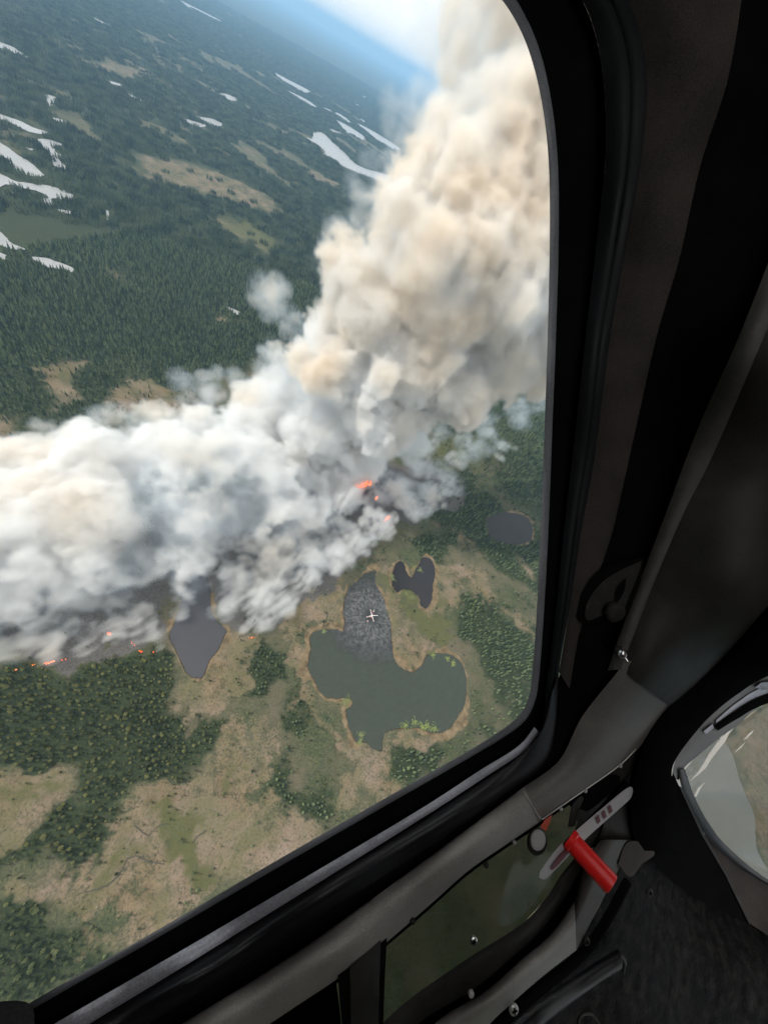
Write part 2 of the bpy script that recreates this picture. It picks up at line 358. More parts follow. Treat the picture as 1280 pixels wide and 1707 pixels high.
grass = mixc(nt, ramp(nt, n_l, [(0.40,0.0),(0.62,0.8)]), grass, mixc(nt, n_f, (0.075,0.062,0.040), (0.190,0.155,0.105)))
c = mixc(nt, edge(s1.outputs['Green']), grass, tanc)
c = mixc(nt, edge(s1.outputs['Blue']), c, fenc)
c = mixc(nt, ramp(nt, math_(nt,'ADD', s1.outputs['Red'], jit), [(0.2,0.0),(0.55,1.0)]), c, woodc)
c = mixc(nt, edge(s2.outputs['Red']), c, shorec)
c = mixc(nt, edge(s2.outputs['Green']), c, burnc)
nt.links.new(c, b.inputs['Base Color']); bump(nt, n_f, 0.9, 1.2, b)

# ---- water
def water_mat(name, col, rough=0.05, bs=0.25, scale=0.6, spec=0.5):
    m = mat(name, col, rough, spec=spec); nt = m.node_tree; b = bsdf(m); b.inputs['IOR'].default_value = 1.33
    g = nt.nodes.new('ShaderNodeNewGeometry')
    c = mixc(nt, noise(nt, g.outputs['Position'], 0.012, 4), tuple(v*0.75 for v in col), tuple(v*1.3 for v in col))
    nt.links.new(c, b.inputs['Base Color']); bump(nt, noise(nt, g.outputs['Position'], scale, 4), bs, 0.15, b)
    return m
M_w = {'main': water_mat('lake_water', (0.052,0.066,0.044), 0.12), 'dark': water_mat('bog_pool_water', (0.022,0.019,0.019), 0.15),
 'leaf': water_mat('grey_lake_water', (0.058,0.055,0.060), 0.2), 'round': water_mat('brown_pool_water', (0.022,0.019,0.017), 0.2, spec=0.3),
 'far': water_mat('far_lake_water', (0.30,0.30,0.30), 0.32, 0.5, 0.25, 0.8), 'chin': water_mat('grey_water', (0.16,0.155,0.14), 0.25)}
# rotor wash on the lake under the hovering helicopter
HX, HY = [float(v) for v in gnd(619.5, 1026)]
mw = mat('washed_water', (0.05,0.05,0.052), 0.15); nt = mw.node_tree; b = bsdf(mw); b.inputs['IOR'].default_value = 1.33
g = nt.nodes.new('ShaderNodeNewGeometry'); vm = nt.nodes.new('ShaderNodeVectorMath'); vm.operation = 'SUBTRACT'; nt.links.new(g.outputs['Position'], vm.inputs[0]); vm.inputs[1].default_value = (HX,HY,0)
sx = nt.nodes.new('ShaderNodeSeparateXYZ'); nt.links.new(vm.outputs[0], sx.inputs[0])
dist = math_(nt,'SQRT', math_(nt,'ADD', math_(nt,'MULTIPLY',sx.outputs[0],sx.outputs[0]), math_(nt,'MULTIPLY',sx.outputs[1],sx.outputs[1])))
ang = math_(nt,'ARCTAN2', sx.outputs[1], sx.outputs[0])
cb = nt.nodes.new('ShaderNodeCombineXYZ'); nt.links.new(math_(nt,'MULTIPLY',ang,5.5), cb.inputs[0]); nt.links.new(math_(nt,'MULTIPLY',dist,0.16), cb.inputs[1])
spokes = noise(nt, cb.outputs[0], 1.5, 4, 0.62, dist=0.6); spk = noise(nt, g.outputs['Position'], 0.16, 4, 0.6)
fall = ramp(nt, math_(nt,'DIVIDE',dist,60.0), [(0.10,0.0),(0.20,0.75),(0.38,0.85),(0.62,0.45),(0.95,0.06)])
foam = math_(nt,'MULTIPLY', ramp(nt, math_(nt,'ADD',math_(nt,'MULTIPLY',spokes,0.72),math_(nt,'MULTIPLY',spk,0.28)), [(0.40,0.02),(0.66,1.0)]), fall, clamp=True)
far_ = ramp(nt, math_(nt,'ADD', math_(nt,'DIVIDE',dist,100.0), math_(nt,'MULTIPLY', noise(nt, g.outputs['Position'], 0.06, 4), 0.22)), [(0.52,0.0),(0.72,1.0)])
c = mixc(nt, math_(nt,'MULTIPLY',foam,0.45), mixc(nt, far_, (0.030,0.030,0.031), (0.036,0.043,0.030)), (0.34,0.34,0.325))
nt.links.new(c, b.inputs['Base Color']); nt.links.new(math_(nt,'MULTIPLY_ADD',foam,0.5,0.12), b.inputs['Roughness'])
bump(nt, math_(nt,'MULTIPLY',spokes,fall), 0.5, 0.5, b); M_w['wash'] = mw; M_w['main'] = mw
def build_lake(P, m, z, label):
    bm = bmesh.new(); vs = [bm.verts.new((p[0],p[1],z)) for p in P]
    es = [bm.edges.new((vs[i], vs[(i+1)%len(vs)])) for i in range(len(vs))]
    bmesh.ops.triangle_fill(bm, use_beauty=True, use_dissolve=False, edges=es)
    for f in bm.faces:
        if f.normal.z < 0: f.normal_flip()
    o = obj_bm('lake', bm, m); tag(o, kind='structure'); return o
ground = build_ground()
for i, k in enumerate(('main','wash','dark','leaf','round')): build_lake(GL[k], M_w[k], 0.0+0.004*(k == 'wash')*10, k)
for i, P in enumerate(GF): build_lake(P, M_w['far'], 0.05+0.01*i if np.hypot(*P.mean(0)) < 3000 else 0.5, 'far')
build_lake(CHIN, M_w['chin'], 0.0, 'chin')
# ================================================================== TREES
M_tree = mat('spruce_foliage', rough=0.9, spec=0.2); nt = M_tree.node_tree; b = bsdf(M_tree)
oi = nt.nodes.new('ShaderNodeObjectInfo'); ge = nt.nodes.new('ShaderNodeNewGeometry')
lowf = noise(nt, ge.outputs['Position'], 0.011, 3, 0.5); pn = noise(nt, ge.outputs['Position'], 0.9, 2)
rn = math_(nt,'ADD', math_(nt,'MULTIPLY', oi.outputs['Random'], 0.7), math_(nt,'MULTIPLY', pn, 0.3))
cool = ramp(nt, rn, [(0.12,(0.022,0.038,0.020)),(0.45,(0.078,0.116,0.056)),(0.85,(0.18,0.225,0.115))])
warm = ramp(nt, rn, [(0.12,(0.036,0.042,0.016)),(0.42,(0.140,0.152,0.052)),(0.85,(0.30,0.295,0.11))])
sxp = nt.nodes.new('ShaderNodeSeparateXYZ'); nt.links.new(ge.outputs['Position'], sxp.inputs[0])
wx0, wy0 = [float(v) for v in gnd(130, 1190)]
ddx = math_(nt,'SUBTRACT', sxp.outputs[0], wx0); ddy = math_(nt,'SUBTRACT', sxp.outputs[1], wy0)
dd = math_(nt,'SQRT', math_(nt,'ADD', math_(nt,'MULTIPLY',ddx,ddx), math_(nt,'MULTIPLY',ddy,ddy)))
stand = ramp(nt, math_(nt,'DIVIDE', math_(nt,'ADD', dd, math_(nt,'MULTIPLY',lowf,90.0)), 300.0), [(0.42,1.0),(0.72,0.12)])
nt.links.new(mixc(nt, stand, cool, warm), b.inputs['Base Color'])
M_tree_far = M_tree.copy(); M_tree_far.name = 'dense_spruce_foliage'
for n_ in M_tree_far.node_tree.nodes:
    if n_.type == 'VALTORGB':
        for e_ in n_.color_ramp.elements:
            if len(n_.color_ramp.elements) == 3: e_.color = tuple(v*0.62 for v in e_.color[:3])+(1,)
M_trunk = mat('spruce_bark', (0.09,0.07,0.055), 0.9)
M_snag = mat('dead_wood', (0.38,0.35,0.31), 0.8)
def spruce_geo(h, r, layers, seg, seed, x0=0, y0=0, trunk=True):
    rr = random.Random(seed); V = []; Fc = []; Mi = []
    if trunk:
        k = 5
        for z, q in ((-0.3,0.11),(h*0.9,0.02)):
            for i in range(k): V.append((x0+q*math.cos(2*math.pi*i/k), y0+q*math.sin(2*math.pi*i/k), z))
        for i in range(k): Fc.append((i, (i+1)%k, k+(i+1)%k, k+i)); Mi.append(1)
    for l in range(layers):
        t = l/layers; zb = h*(0.10+0.74*t); zt = zb + h*(0.42-0.12*t) if l < layers-1 else h
        rb = r*(1-t)**0.8*rr.uniform(0.88,1.12)
        b0 = len(V); ph = rr.uniform(0,6.28)
        for i in range(seg):
            q = rb*(1.0 if i % 2 == 0 else 0.55)*rr.uniform(0.8,1.15); aa = ph+2*math.pi*i/seg
            V.append((x0+q*math.cos(aa), y0+q*math.sin(aa), zb - (0.06*h if i % 2 == 0 else -0.02*h)*rr.uniform(0.6,1.2)))
        V.append((x0+rr.uniform(-.05,.05), y0+rr.uniform(-.05,.05), min(zt,h)))
        for i in range(seg): Fc.append((b0+i, b0+(i+1)%seg, b0+seg)); Mi.append(0)
    return V, Fc, Mi
def geo_obj(name, parts, link=True):
    V = []; Fc = []; Mi = []
    for v, f, m in parts:
        o = len(V); V += v; Fc += [tuple(i+o for i in q) for q in f]; Mi += m
    me = bpy.data.meshes.new(name); me.from_pydata(V, [], Fc); me.materials.append(M_tree); me.materials.append(M_trunk)
    me.polygons.foreach_set('material_index', Mi); me.update()
    return me
TREES = [geo_obj('spruce_tree', [spruce_geo(*a)]) for a in ((9.0,1.6,6,12,1),(10.5,1.5,7,12,2),(7.0,1.9,5,12,3),(9.0,2.0,6,14,4),(5.5,1.4,5,12,5))]
def grove(seed, dens):
    rr = random.Random(seed); parts = []
    for i in range(dens):
        parts.append(spruce_geo(rr.uniform(6,12), rr.uniform(1.3,2.3), 2, 6, rr.random(), rr.uniform(-11,11), rr.uniform(-11,11), False))
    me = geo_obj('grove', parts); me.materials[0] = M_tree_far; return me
GROVES = [grove(i+50, 26) for i in range(6)]

def inst_group(name, pts, kinds, meshes, scl, label, cat, kind='stuff'):
    """points carrying kind / scale / turn, instanced by geometry nodes"""
    me = bpy.data.meshes.new(name); n = len(pts); me.vertices.add(n); me.vertices.foreach_set('co', np.asarray(pts, np.float32).ravel())
    for nm, tp, dat in (('kind','INT',np.asarray(kinds,np.int32)),('size','FLOAT',np.asarray(scl,np.float32)),('turn','FLOAT',rng.uniform(0,6.28,n).astype(np.float32))):
        a = me.attributes.new(nm, tp, 'POINT'); a.data.foreach_set('value', dat)
    o = bpy.data.objects.new(name, me); COL.objects.link(o)
    lib = bpy.data.collections.new(name+'_library')
    for i, m in enumerate(meshes):
        q = bpy.data.objects.new('%s_kind_%s' % (name, chr(97+i)), m); lib.objects.link(q)
    ng = bpy.data.node_groups.new(name+'_nodes', 'GeometryNodeTree')
    ng.interface.new_socket('Geometry', in_out='INPUT', socket_type='NodeSocketGeometry'); ng.interface.new_socket('Geometry', in_out='OUTPUT', socket_type='NodeSocketGeometry')
    gi = ng.nodes.new('NodeGroupInput'); go = ng.nodes.new('NodeGroupOutput')
    ci = ng.nodes.new('GeometryNodeCollectionInfo'); ci.inputs['Collection'].default_value = lib; ci.inputs['Separate Children'].default_value = True; ci.inputs['Reset Children'].default_value = True
    ip = ng.nodes.new('GeometryNodeInstanceOnPoints'); ip.inputs['Pick Instance'].default_value = True
    def att(nm, tp):
        a = ng.nodes.new('GeometryNodeInputNamedAttribute'); a.data_type = tp; a.inputs['Name'].default_value = nm; return a.outputs['Attribute']
    cx = ng.nodes.new('ShaderNodeCombineXYZ'); ng.links.new(att('turn','FLOAT'), cx.inputs[2])
    ng.links.new(gi.outputs[0], ip.inputs['Points']); ng.links.new(ci.outputs[0], ip.inputs['Instance']); ng.links.new(att('kind','INT'), ip.inputs['Instance Index'])
    ng.links.new(cx.outputs[0], ip.inputs['Rotation']); ng.links.new(att('size','FLOAT'), ip.inputs['Scale']); ng.links.new(ip.outputs[0], go.inputs[0])
    md = o.modifiers.new('scatter', 'NODES'); md.node_group = ng
    tag(o, label, cat, kind=kind); return o
def in_view(x, y, mx_=70):
    px, py, d = project(x, y, np.zeros_like(x))
    return (d > 1) & (px > -mx_) & (px < 990) & (py > -mx_) & (py < 1707+40) & (py < 1760 - 0.52*np.maximum(px,0)+40)
def trees():
    # single trees near by
    S = 3.6; g1 = np.arange(-750, 560, S); g2 = np.arange(-200, 1150, S); X, Y = np.meshgrid(g1, g2)
    x = (X + rng.uniform(-.48,.48,X.shape)*S).ravel(); y = (Y + rng.uniform(-.48,.48,X.shape)*S).ravel()
    m = in_view(x, y) & (np.hypot(x,y) < 1000); x = x[m]; y = y[m]
    w, t, f, s, b, lk = cover(x, y)
    dn = fbm(x, y, 16, 3, 77, .6)
    p = np.clip(np.maximum(w,0.09+0.10*f)*1.15 + dn*0.55*(w > 0.08) - 0.05, 0.0, 1)*(1-0.75*b); p = np.where(lk | (s > 0.5), 0, p)
    k = rng.uniform(0,1,len(x)) < p; x = x[k]; y = y[k]; w = w[k]
    kinds = rng.choice(5, len(x), p=[.28,.2,.22,.14,.16]); sc = rng.uniform(0.50,1.12,len(x))*(0.74+0.38*w)*(0.9+0.35*sstep(400,800,np.hypot(x,y)))
    # the trees that show largest are things of their own
    px, py, d = project(x, y, np.zeros_like(x))
    clear = (px > 4) & (px < 880) & (py > 0) & (py < 1640 - 0.545*px)
    size = np.where(clear, sc/d*np.array([7.6,9.2,6.2,8.4,5.0])[kinds], 0)
    top = np.argsort(-size)[:300]; rest = np.ones(len(x), bool); rest[top] = False
    for i in top:
        o = bpy.data.objects.new('spruce_tree', TREES[kinds[i]]); COL.objects.link(o); o.location = (x[i], y[i], 0); o.scale = (sc[i],)*3; o.rotation_euler = (0,0,random.uniform(0,6.28))
        tag(o, 'small dark green spruce on the boggy ground nearest below the window', 'tree', 'nearest small spruces below the window')
    inst_group('spruce_forest', np.stack([x[rest],y[rest],np.zeros(rest.sum())],1), kinds[rest], TREES, sc[rest], 'green spruce woods spreading over the bog around the lakes', 'forest')
    print('trees', len(x))
    # woods further off
    S = 19.0; X, Y = np.meshgrid(np.arange(-9000, 4000, S), np.arange(0, 9500, S))
    x = (X + rng.uniform(-.45,.45,X.shape)*S).ravel(); y = (Y + rng.uniform(-.45,.45,X.shape)*S).ravel(); r = np.hypot(x,y)
    m = in_view(x, y) & (r >= 1000) & (r < 9500); x = x[m]; y = y[m]
    w, t, f, s, b, lk = cover(x, y); k = (rng.uniform(0,1,len(x)) < np.clip(w*1.3-0.18,0,1)) & ~lk; x = x[k]; y = y[k]
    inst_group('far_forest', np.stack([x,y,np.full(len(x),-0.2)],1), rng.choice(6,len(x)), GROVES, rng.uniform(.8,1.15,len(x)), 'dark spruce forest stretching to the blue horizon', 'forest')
    print('groves', len(x))
trees()
# ================================================================== HAZE
def build_haze():
    bm = bmesh.new(); bmesh.ops.create_cube(bm, size=1.0)
    for v in bm.verts: v.co = Vector((v.co.x*84000, v.co.y*84000, -3.0 if v.co.z < 0 else HAZE_TOP))
    m = bpy.data.materials.new('haze_air'); m.use_nodes = True; nt = m.node_tree; nt.nodes.clear()
    o = nt.nodes.new('ShaderNodeOutputMaterial'); v = nt.nodes.new('ShaderNodeVolumePrincipled')
    v.inputs['Color'].default_value = HAZE_COL+(1,); v.inputs['Density'].default_value = HAZE_D; v.inputs['Anisotropy'].default_value = 0.2
    nt.links.new(v.outputs[0], o.inputs['Volume'])
    ob = obj_bm('haze', bm, m); tag(ob, 'thin blue haze over the whole country', 'haze', kind='stuff'); return ob
HAZE_TOP = 575.0; HAZE_COL = (0.40,0.69,1.0); HAZE_D = 0.92e-4
build_haze()
# ================================================================== CABIN
DOOR_O = CAM + CR*0.15 - CU*0.45 - FW*(-0.55)
ANCH = np.array([(-100,1750,.40),(50,1690,.42),(450,1450,.52),(900,1220,.74),(905,900,.70),(915,500,.60),(880,60,.52),(700,-200,.45),(1280,500,.50),(1280,0,.46),(1050,1100,.68),(1280,1000,.62),
 (560,1650,.50),(780,1640,.60),(960,1500,.70),(1060,1300,.74),(800,1480,.60),(850,1707,.60),(1150,1250,.86),(1280,1200,.92),(1200,1450,.98),(1280,1500,1.0),(1000,1650,.74),(1200,1650,.80),(300,1700,.46),(1000,1750,.66)], float)
def dep(px, py):
    px = np.asarray(px, float); py = np.asarray(py, float)
    w = 1.0/((px[...,None]-ANCH[:,0])**2+(py[...,None]-ANCH[:,1])**2+90**2)**1.6
    return (w*ANCH[:,2]).sum(-1)/w.sum(-1)
def local(px, py, d):
    """photo position and depth along the axis -> point relative to the door's origin"""
    px = np.asarray(px, float); py = np.asarray(py, float); d = np.asarray(d, float)
    r = (px-CX)/F_PX*d; u = -(py-CY)/F_PX*d
    P = r[...,None]*np.array(CR)+u[...,None]*np.array(CU)+d[...,None]*np.array(FW)
    return P + np.array(CAM-DOOR_O)
def crv(P, n):
    P = np.array(P, float); m = len(P); out = []
    for i in range(m-1):
        p0 = P[max(i-1,0)]; p1 = P[i]; p2 = P[i+1]; p3 = P[min(i+2,m-1)]
        for t in np.linspace(0,1,24,endpoint=False):
            out.append(0.5*((2*p1)+(-p0+p2)*t+(2*p0-5*p1+4*p2-p3)*t*t+(-p0+3*p1-3*p2+p3)*t**3))
    out.append(P[-1]); out = np.array(out); s = np.r_[0, np.cumsum(np.linalg.norm(np.diff(out,axis=0),axis=1))]
    q = np.linspace(0, s[-1], n); return np.stack([np.interp(q,s,out[:,k]) for k in range(2)],1)
def strip(name, A, B, offA, offB, m, parent, bulge=0.0, seg=8, th=0.02, n=120, prof=None):
    a = crv(A, n); b = crv(B, n); rows = []
    for k in range(seg+1):
        t = k/seg; p = a*(1-t)+b*t; bl = bulge*math.sin(math.pi*t) if prof is None else prof(t)
        rows.append(local(p[:,0], p[:,1], dep(p[:,0],p[:,1]) + offA*(1-t)+offB*t - bl))
    for k in range(seg, -1, -seg):
        t = k/seg; p = a*(1-t)+b*t
        rows.append(local(p[:,0], p[:,1], dep(p[:,0],p[:,1]) + offA*(1-t)+offB*t + th))
    R = np.array(rows); K = len(rows); V = R.reshape(-1,3)
    i = np.arange(K)[:,None]; i2 = (i+1) % K; j = np.arange(n-1)[None,:]
    Fq = np.stack([i*n+j, i*n+j+1, i2*n+j+1, i2*n+j], 2).reshape(-1,4)
    o = mesh_np(name, V, Fq, [m], smooth=True, parent=parent)
    bm = bmesh.new(); bm.from_mesh(o.data)
    bm.verts.ensure_lookup_table()
    for e in (0, n-1):
        try: bm.faces.new([bm.verts[k*n+e] for k in range(K)])
        except Exception: pass
    bmesh.ops.recalc_face_normals(bm, faces=bm.faces)
    for f in bm.faces: f.smooth = True
    for e in bm.edges:
        if len(e.link_faces) == 2 and e.calc_face_angle(0) > 0.9: e.smooth = False
    bm.to_mesh(o.data); bm.free(); return o
def patch(name, poly, off, m, parent, th=0.01, grid=14, sm=True, depth=None):
    """filled outline following the door's depth, with thickness"""
    P = crv(list(poly)+[poly[0]], max(40, len(poly)*8))[:-1] if sm else np.array(poly, float)
    x0, y0 = P.min(0); x1, y1 = P.max(0); bm = bmesh.new()
    vs = [bm.verts.new((p[0],p[1],0)) for p in P]; bm.faces.new(vs)
    for ax, lo_, hi_ in ((0,x0,x1),(1,y0,y1)):
        k = int((hi_-lo_)//grid)
        for q in range(1, k+1):
            c = lo_+(hi_-lo_)*q/(k+1)
            bmesh.ops.bisect_plane(bm, geom=bm.verts[:]+bm.edges[:]+bm.faces[:], plane_co=(c,0,0) if ax == 0 else (0,c,0), plane_no=(1,0,0) if ax == 0 else (0,1,0))
    bmesh.ops.triangulate(bm, faces=bm.faces[:])
    V = np.array([v.co[:] for v in bm.verts]); d = (dep(V[:,0],V[:,1]) if depth is None else depth(V[:,0],V[:,1]))
    F_ = local(V[:,0],V[:,1],d+off); Bk = local(V[:,0],V[:,1],d+off+th); n = len(V)
    bm.verts.index_update(); faces = [[v.index for v in f.verts] for f in bm.faces]; bnd = [[v.index for v in e.verts] for e in bm.edges if len(e.link_faces) == 1]
    bm.free(); bm = bmesh.new(); vv = [bm.verts.new(p) for p in F_]+[bm.verts.new(p) for p in Bk]
    for f in faces: bm.faces.new([vv[i] for i in f]); bm.faces.new([vv[i+n] for i in reversed(f)])
    for a, b_ in bnd: bm.faces.new((vv[a], vv[b_], vv[b_+n], vv[a+n]))
    bmesh.ops.recalc_face_normals(bm, faces=bm.faces)
    for f in bm.faces: f.smooth = True
    for e in bm.edges:
        if len(e.link_faces) == 2 and e.calc_face_angle(0) > 0.9: e.smooth = False
    return obj_bm(name, bm, m, parent)
def tube(name, pts, r, m, parent, off=0.0, seg=12, n=60, depth=None):
    """round bar along photo points; pts (px,py[,extra depth]) ; r in metres"""
    P = crv([p[:2] for p in pts], n); ex = np.interp(np.linspace(0,1,n), np.linspace(0,1,len(pts)), [p[2] if len(p) > 2 else 0 for p in pts])
    C = local(P[:,0], P[:,1], dep(P[:,0],P[:,1])+off+ex); T = np.gradient(C, axis=0); T /= np.linalg.norm(T,axis=1)[:,None]
    f = np.array(FW); s = np.cross(T, f); s /= np.linalg.norm(s,axis=1)[:,None]; u = np.cross(s, T)
    V = []; rr_ = np.full(n, r)
    for k in range(seg):
        a = 2*math.pi*k/seg; V.append(C+(s*math.cos(a)+u*math.sin(a))*rr_[:,None])
    V = np.array(V); i = np.arange(seg)[:,None]; i2 = (i+1) % seg; j = np.arange(n-1)[None,:]
    Fq = np.stack([i*n+j, i*n+j+1, i2*n+j+1, i2*n+j],2).reshape(-1,4)
    o = mesh_np(name, V.reshape(-1,3), Fq, [m], smooth=True, parent=parent)
    bm = bmesh.new(); bm.from_mesh(o.data); bm.verts.ensure_lookup_table()
    for e in (0,n-1): bm.faces.new([bm.verts[k*n+e] for k in range(seg)])
    bmesh.ops.recalc_face_normals(bm, faces=bm.faces); bm.to_mesh(o.data); bm.free(); return o
def disc(name, px, py, rpx, m, parent, off=0.0, h=0.003, tilt=(0,0), dome=0.0, hole=0.0, cross=False):
    """lathe facing the cabin; size given in photo pixels at its depth"""
    d = float(dep(px,py))+off; r = rpx*d/F_PX; c = Vector(local(px,py,d)); nrm = (-FW + CR*tilt[0] + CU*tilt[1]).normalized()
    q = nrm.to_track_quat('Z','Y').to_matrix().to_4x4(); bm = bmesh.new(); seg = 28
    prof = [(r,-0.002),(r,h*0.5),(r*0.88,h)] + ([(r*0.5,h+dome*0.8),(0.0001,h+dome)] if not hole else [(r*hole*1.1,h),(r*hole,-0.001)])
    rings = [[bm.verts.new((a*math.cos(2*math.pi*k/seg), a*math.sin(2*math.pi*k/seg), z)) for k in range(seg)] for a, z in prof]
    for a, b_ in zip(rings, rings[1:]):
        for k in range(seg): bm.faces.new((a[k],a[(k+1)%seg],b_[(k+1)%seg],b_[k]))
    bmesh.ops.recalc_face_normals(bm, faces=bm.faces)
    bm.transform(Matrix.Translation(c) @ q)
    o = obj_bm(name, bm, m, parent, smooth=True)
    if cross:
        bm = bmesh.new()
        for a in (0.5, 0.5+math.pi/2):
            w = bmesh.ops.create_cube(bm, size=1.0)['verts']
            for v in w: v.co = Matrix.Rotation(a,3,'Z') @ Vector((v.co.x*r*1.15, v.co.y*r*0.26, v.co.z*0.0012+h+dome+0.0004))
        bm.transform(Matrix.Translation(c) @ q); obj_bm('slot', bm, M_black, o)
    return o
# ---- materials
def surf(name, col, rough, nscale=900, bs=0.25, var=0.25, spec=0.4, dust=0.0):
    m = mat(name, col, rough, spec=spec); nt = m.node_tree; b = bsdf(m); g = nt.nodes.new('ShaderNodeTexCoord')
    f = noise(nt, g.outputs['Object'], nscale, 3); l = noise(nt, g.outputs['Object'], 14, 5, 0.6)
    k = math_(nt, 'ADD', math_(nt,'MULTIPLY',f,0.5), math_(nt,'MULTIPLY',l,0.5))
    c = mixc(nt, ramp(nt, k, [(0.35,0.0),(0.65,1.0)]), tuple(v*(1-var) for v in col), tuple(v*(1+var) for v in col))
    if dust: c = mixc(nt, ramp(nt, noise(nt, g.outputs['Object'], 60, 6, 0.7), [(0.55,0.0),(0.75,dust)]), c, (0.22,0.20,0.18))
    nt.links.new(c, b.inputs['Base Color']); bump(nt, f, bs, 0.0006, b)
    nt.links.new(ramp(nt, l, [(0.3,rough*0.8),(0.7,min(1,rough*1.2))]), b.inputs['Roughness']); return m
M_black = surf('black_plastic', (0.005,0.005,0.005), 0.65, 400); bsdf(M_black).inputs['Specular IOR Level'].default_value = 0.0
M_rubber = surf('black_rubber', (0.007,0.007,0.008), 0.42, 250, 0.5, 0.3); bsdf(M_rubber).inputs['Specular IOR Level'].default_value = 0.3
M_seal = surf('dull_rubber_seal', (0.011,0.012,0.013), 0.6, 300, 0.3); bsdf(M_seal).inputs['Specular IOR Level'].default_value = 0.15
M_lip = surf('window_edge', (0.17,0.175,0.19), 0.35, 300, 0.2)
M_trim = surf('grey_trim', (0.24,0.226,0.208), 0.55, 420, 0.5, 0.28, dust=0.15)
M_pillar = surf('dark_pillar_trim', (0.024,0.0225,0.021), 0.5, 700, 0.4, 0.3, dust=0.1); bsdf(M_pillar).inputs['Specular IOR Level'].default_value = 0.08
M_felt = surf('brown_felt', (0.042,0.035,0.032), 0.95, 500, 1.0, 0.45, 0.1); bsdf(M_felt).inputs['Specular IOR Level'].default_value = 0.15
M_trim_shade = surf('shaded_grey_trim', (0.14,0.13,0.118), 0.5, 420, 0.5, 0.28, 0.3, dust=0.15)
M_edge = surf('pillar_edge_plastic', (0.075,0.070,0.064), 0.5, 700, 0.4, 0.3, 0.15, dust=0.15)
M_metal = surf('worn_aluminium', (0.30,0.30,0.335), 0.38, 350, 0.5, 0.35); bsdf(M_metal).inputs['Metallic'].default_value = 0.15
M_steel = mat('bright_steel', (0.75,0.74,0.72), 0.25, 1.0)
M_screw = mat('screw_head', (0.55,0.54,0.50), 0.4, 0.6)
M_red = surf('red_grip', (0.85,0.02,0.018), 0.38, 500, 0.25, 0.12, 0.5)
M_label = surf('pale_label', (0.36,0.34,0.34), 0.5, 600, 0.1, 0.15)
M_refl = mat('painted_reflection', (0.75,0.70,0.62), 0.5)
M_mark = mat('dark_red_ink', (0.10,0.012,0.02), 0.6)
M_orange = mat('red_orange_paint', (0.42,0.06,0.03), 0.6)
M_floor = mat('quilted_floor', (0.012,0.012,0.012), 0.6, spec=0.03); nt = M_floor.node_tree; b = bsdf(M_floor); g = nt.nodes.new('ShaderNodeTexCoord')
vo = nt.nodes.new('ShaderNodeTexVoronoi'); vo.inputs['Scale'].default_value = 26; vo.feature = 'SMOOTH_F1'; vo.inputs['Randomness'].default_value = 0.45; nt.links.new(g.outputs['Object'], vo.inputs['Vector'])
bump(nt, math_(nt,'ADD', ramp(nt, vo.outputs['Distance'], [(0.25,1.0),(0.52,0.0)]), math_(nt,'MULTIPLY', noise(nt, g.outputs['Object'], 160, 5), 0.5)), 0.9, 0.006, b)
nt.links.new(mixc(nt, ramp(nt, noise(nt, g.outputs['Object'], 40, 6, 0.7), [(0.45,0.0),(0.75,1.0)]), (0.004,0.004,0.0042), (0.020,0.018,0.016)), b.inputs['Base Color'])
def glass(name, tint, refl, smear=0.0):
    m = bpy.data.materials.new(name); m.use_nodes = True; nt = m.node_tree; nt.nodes.clear()
    o = nt.nodes.new('ShaderNodeOutputMaterial'); mx = nt.nodes.new('ShaderNodeMixShader'); t = nt.nodes.new('ShaderNodeBsdfTransparent'); g = nt.nodes.new('ShaderNodeBsdfGlossy')
    t.inputs[0].default_value = tint+(1,); g.inputs['Roughness'].default_value = 0.04 if not smear else 0.12
    fr = nt.nodes.new('ShaderNodeFresnel'); fr.inputs[0].default_value = 1.35
    nt.links.new(math_(nt,'MULTIPLY',fr.outputs[0],refl,clamp=True), mx.inputs[0]); nt.links.new(t.outputs[0], mx.inputs[1]); nt.links.new(g.outputs[0], mx.inputs[2]); nt.links.new(mx.outputs[0], o.inputs[0]); return m
M_pane = glass('clear_pane', (0.985,0.99,0.985), 0.012)
M_tint = glass('scratched_dark_acrylic', (0.37,0.39,0.37), 0.12, 1)
M_chin = glass('nose_window_acrylic', (0.74,0.75,0.73), 0.10)
# ---- outlines read from the photo
OPEN = [(-140,1790),(50,1672),(250,1558),(450,1441),(650,1326),(780,1252),(836,1217),(866,1192),(880,1165),(886,1130),(893,1040),(900,900),(907,720),(913,540),(916,380),(914,270),(905,185),(889,110),(866,48),(832,-6),(780,-60),(690,-120),(560,-170)]
LIP = [(-130,1802),(55,1683),(255,1568),(455,1451),(655,1336),(786,1261),(844,1226),(876,1200),(891,1170),(898,1131),(905,1040),(913,900),(920,720),(927,540),(931,380),(929,265),(920,178),(904,100),(880,36),(845,-22),(790,-78),(698,-138),(565,-190)]
STI = [(-60,1797),(94,1705),(300,1586),(500,1468),(700,1349),(800,1284),(846,1256),(872,1236),(890,1212)]
STO = [(-50,1832),(112,1730),(310,1609),(508,1486),(705,1363),(806,1297),(853,1267),(882,1247),(900,1222)]
TBI = [(-50,1834),(112,1732),(310,1611),(508,1488),(705,1366),(806,1300),(856,1268),(888,1244),(905,1200),(913,1120),(926,1019),(941,872),(958,724),(977,550),(995,395),(1008,275),(1008,172),(995,69),(964,-10),(900,-90),(800,-160)]
TBO = [(60,1825),(240,1712),(400,1615),(500,1552),(700,1424),(850,1318),(903,1278),(924,1225),(931,1120),(948,1019),(968,888),(991,757),(1017,560),(1046,395),(1067,275),(1077,172),(1074,90),(1046,0),(990,-90),(880,-180)]
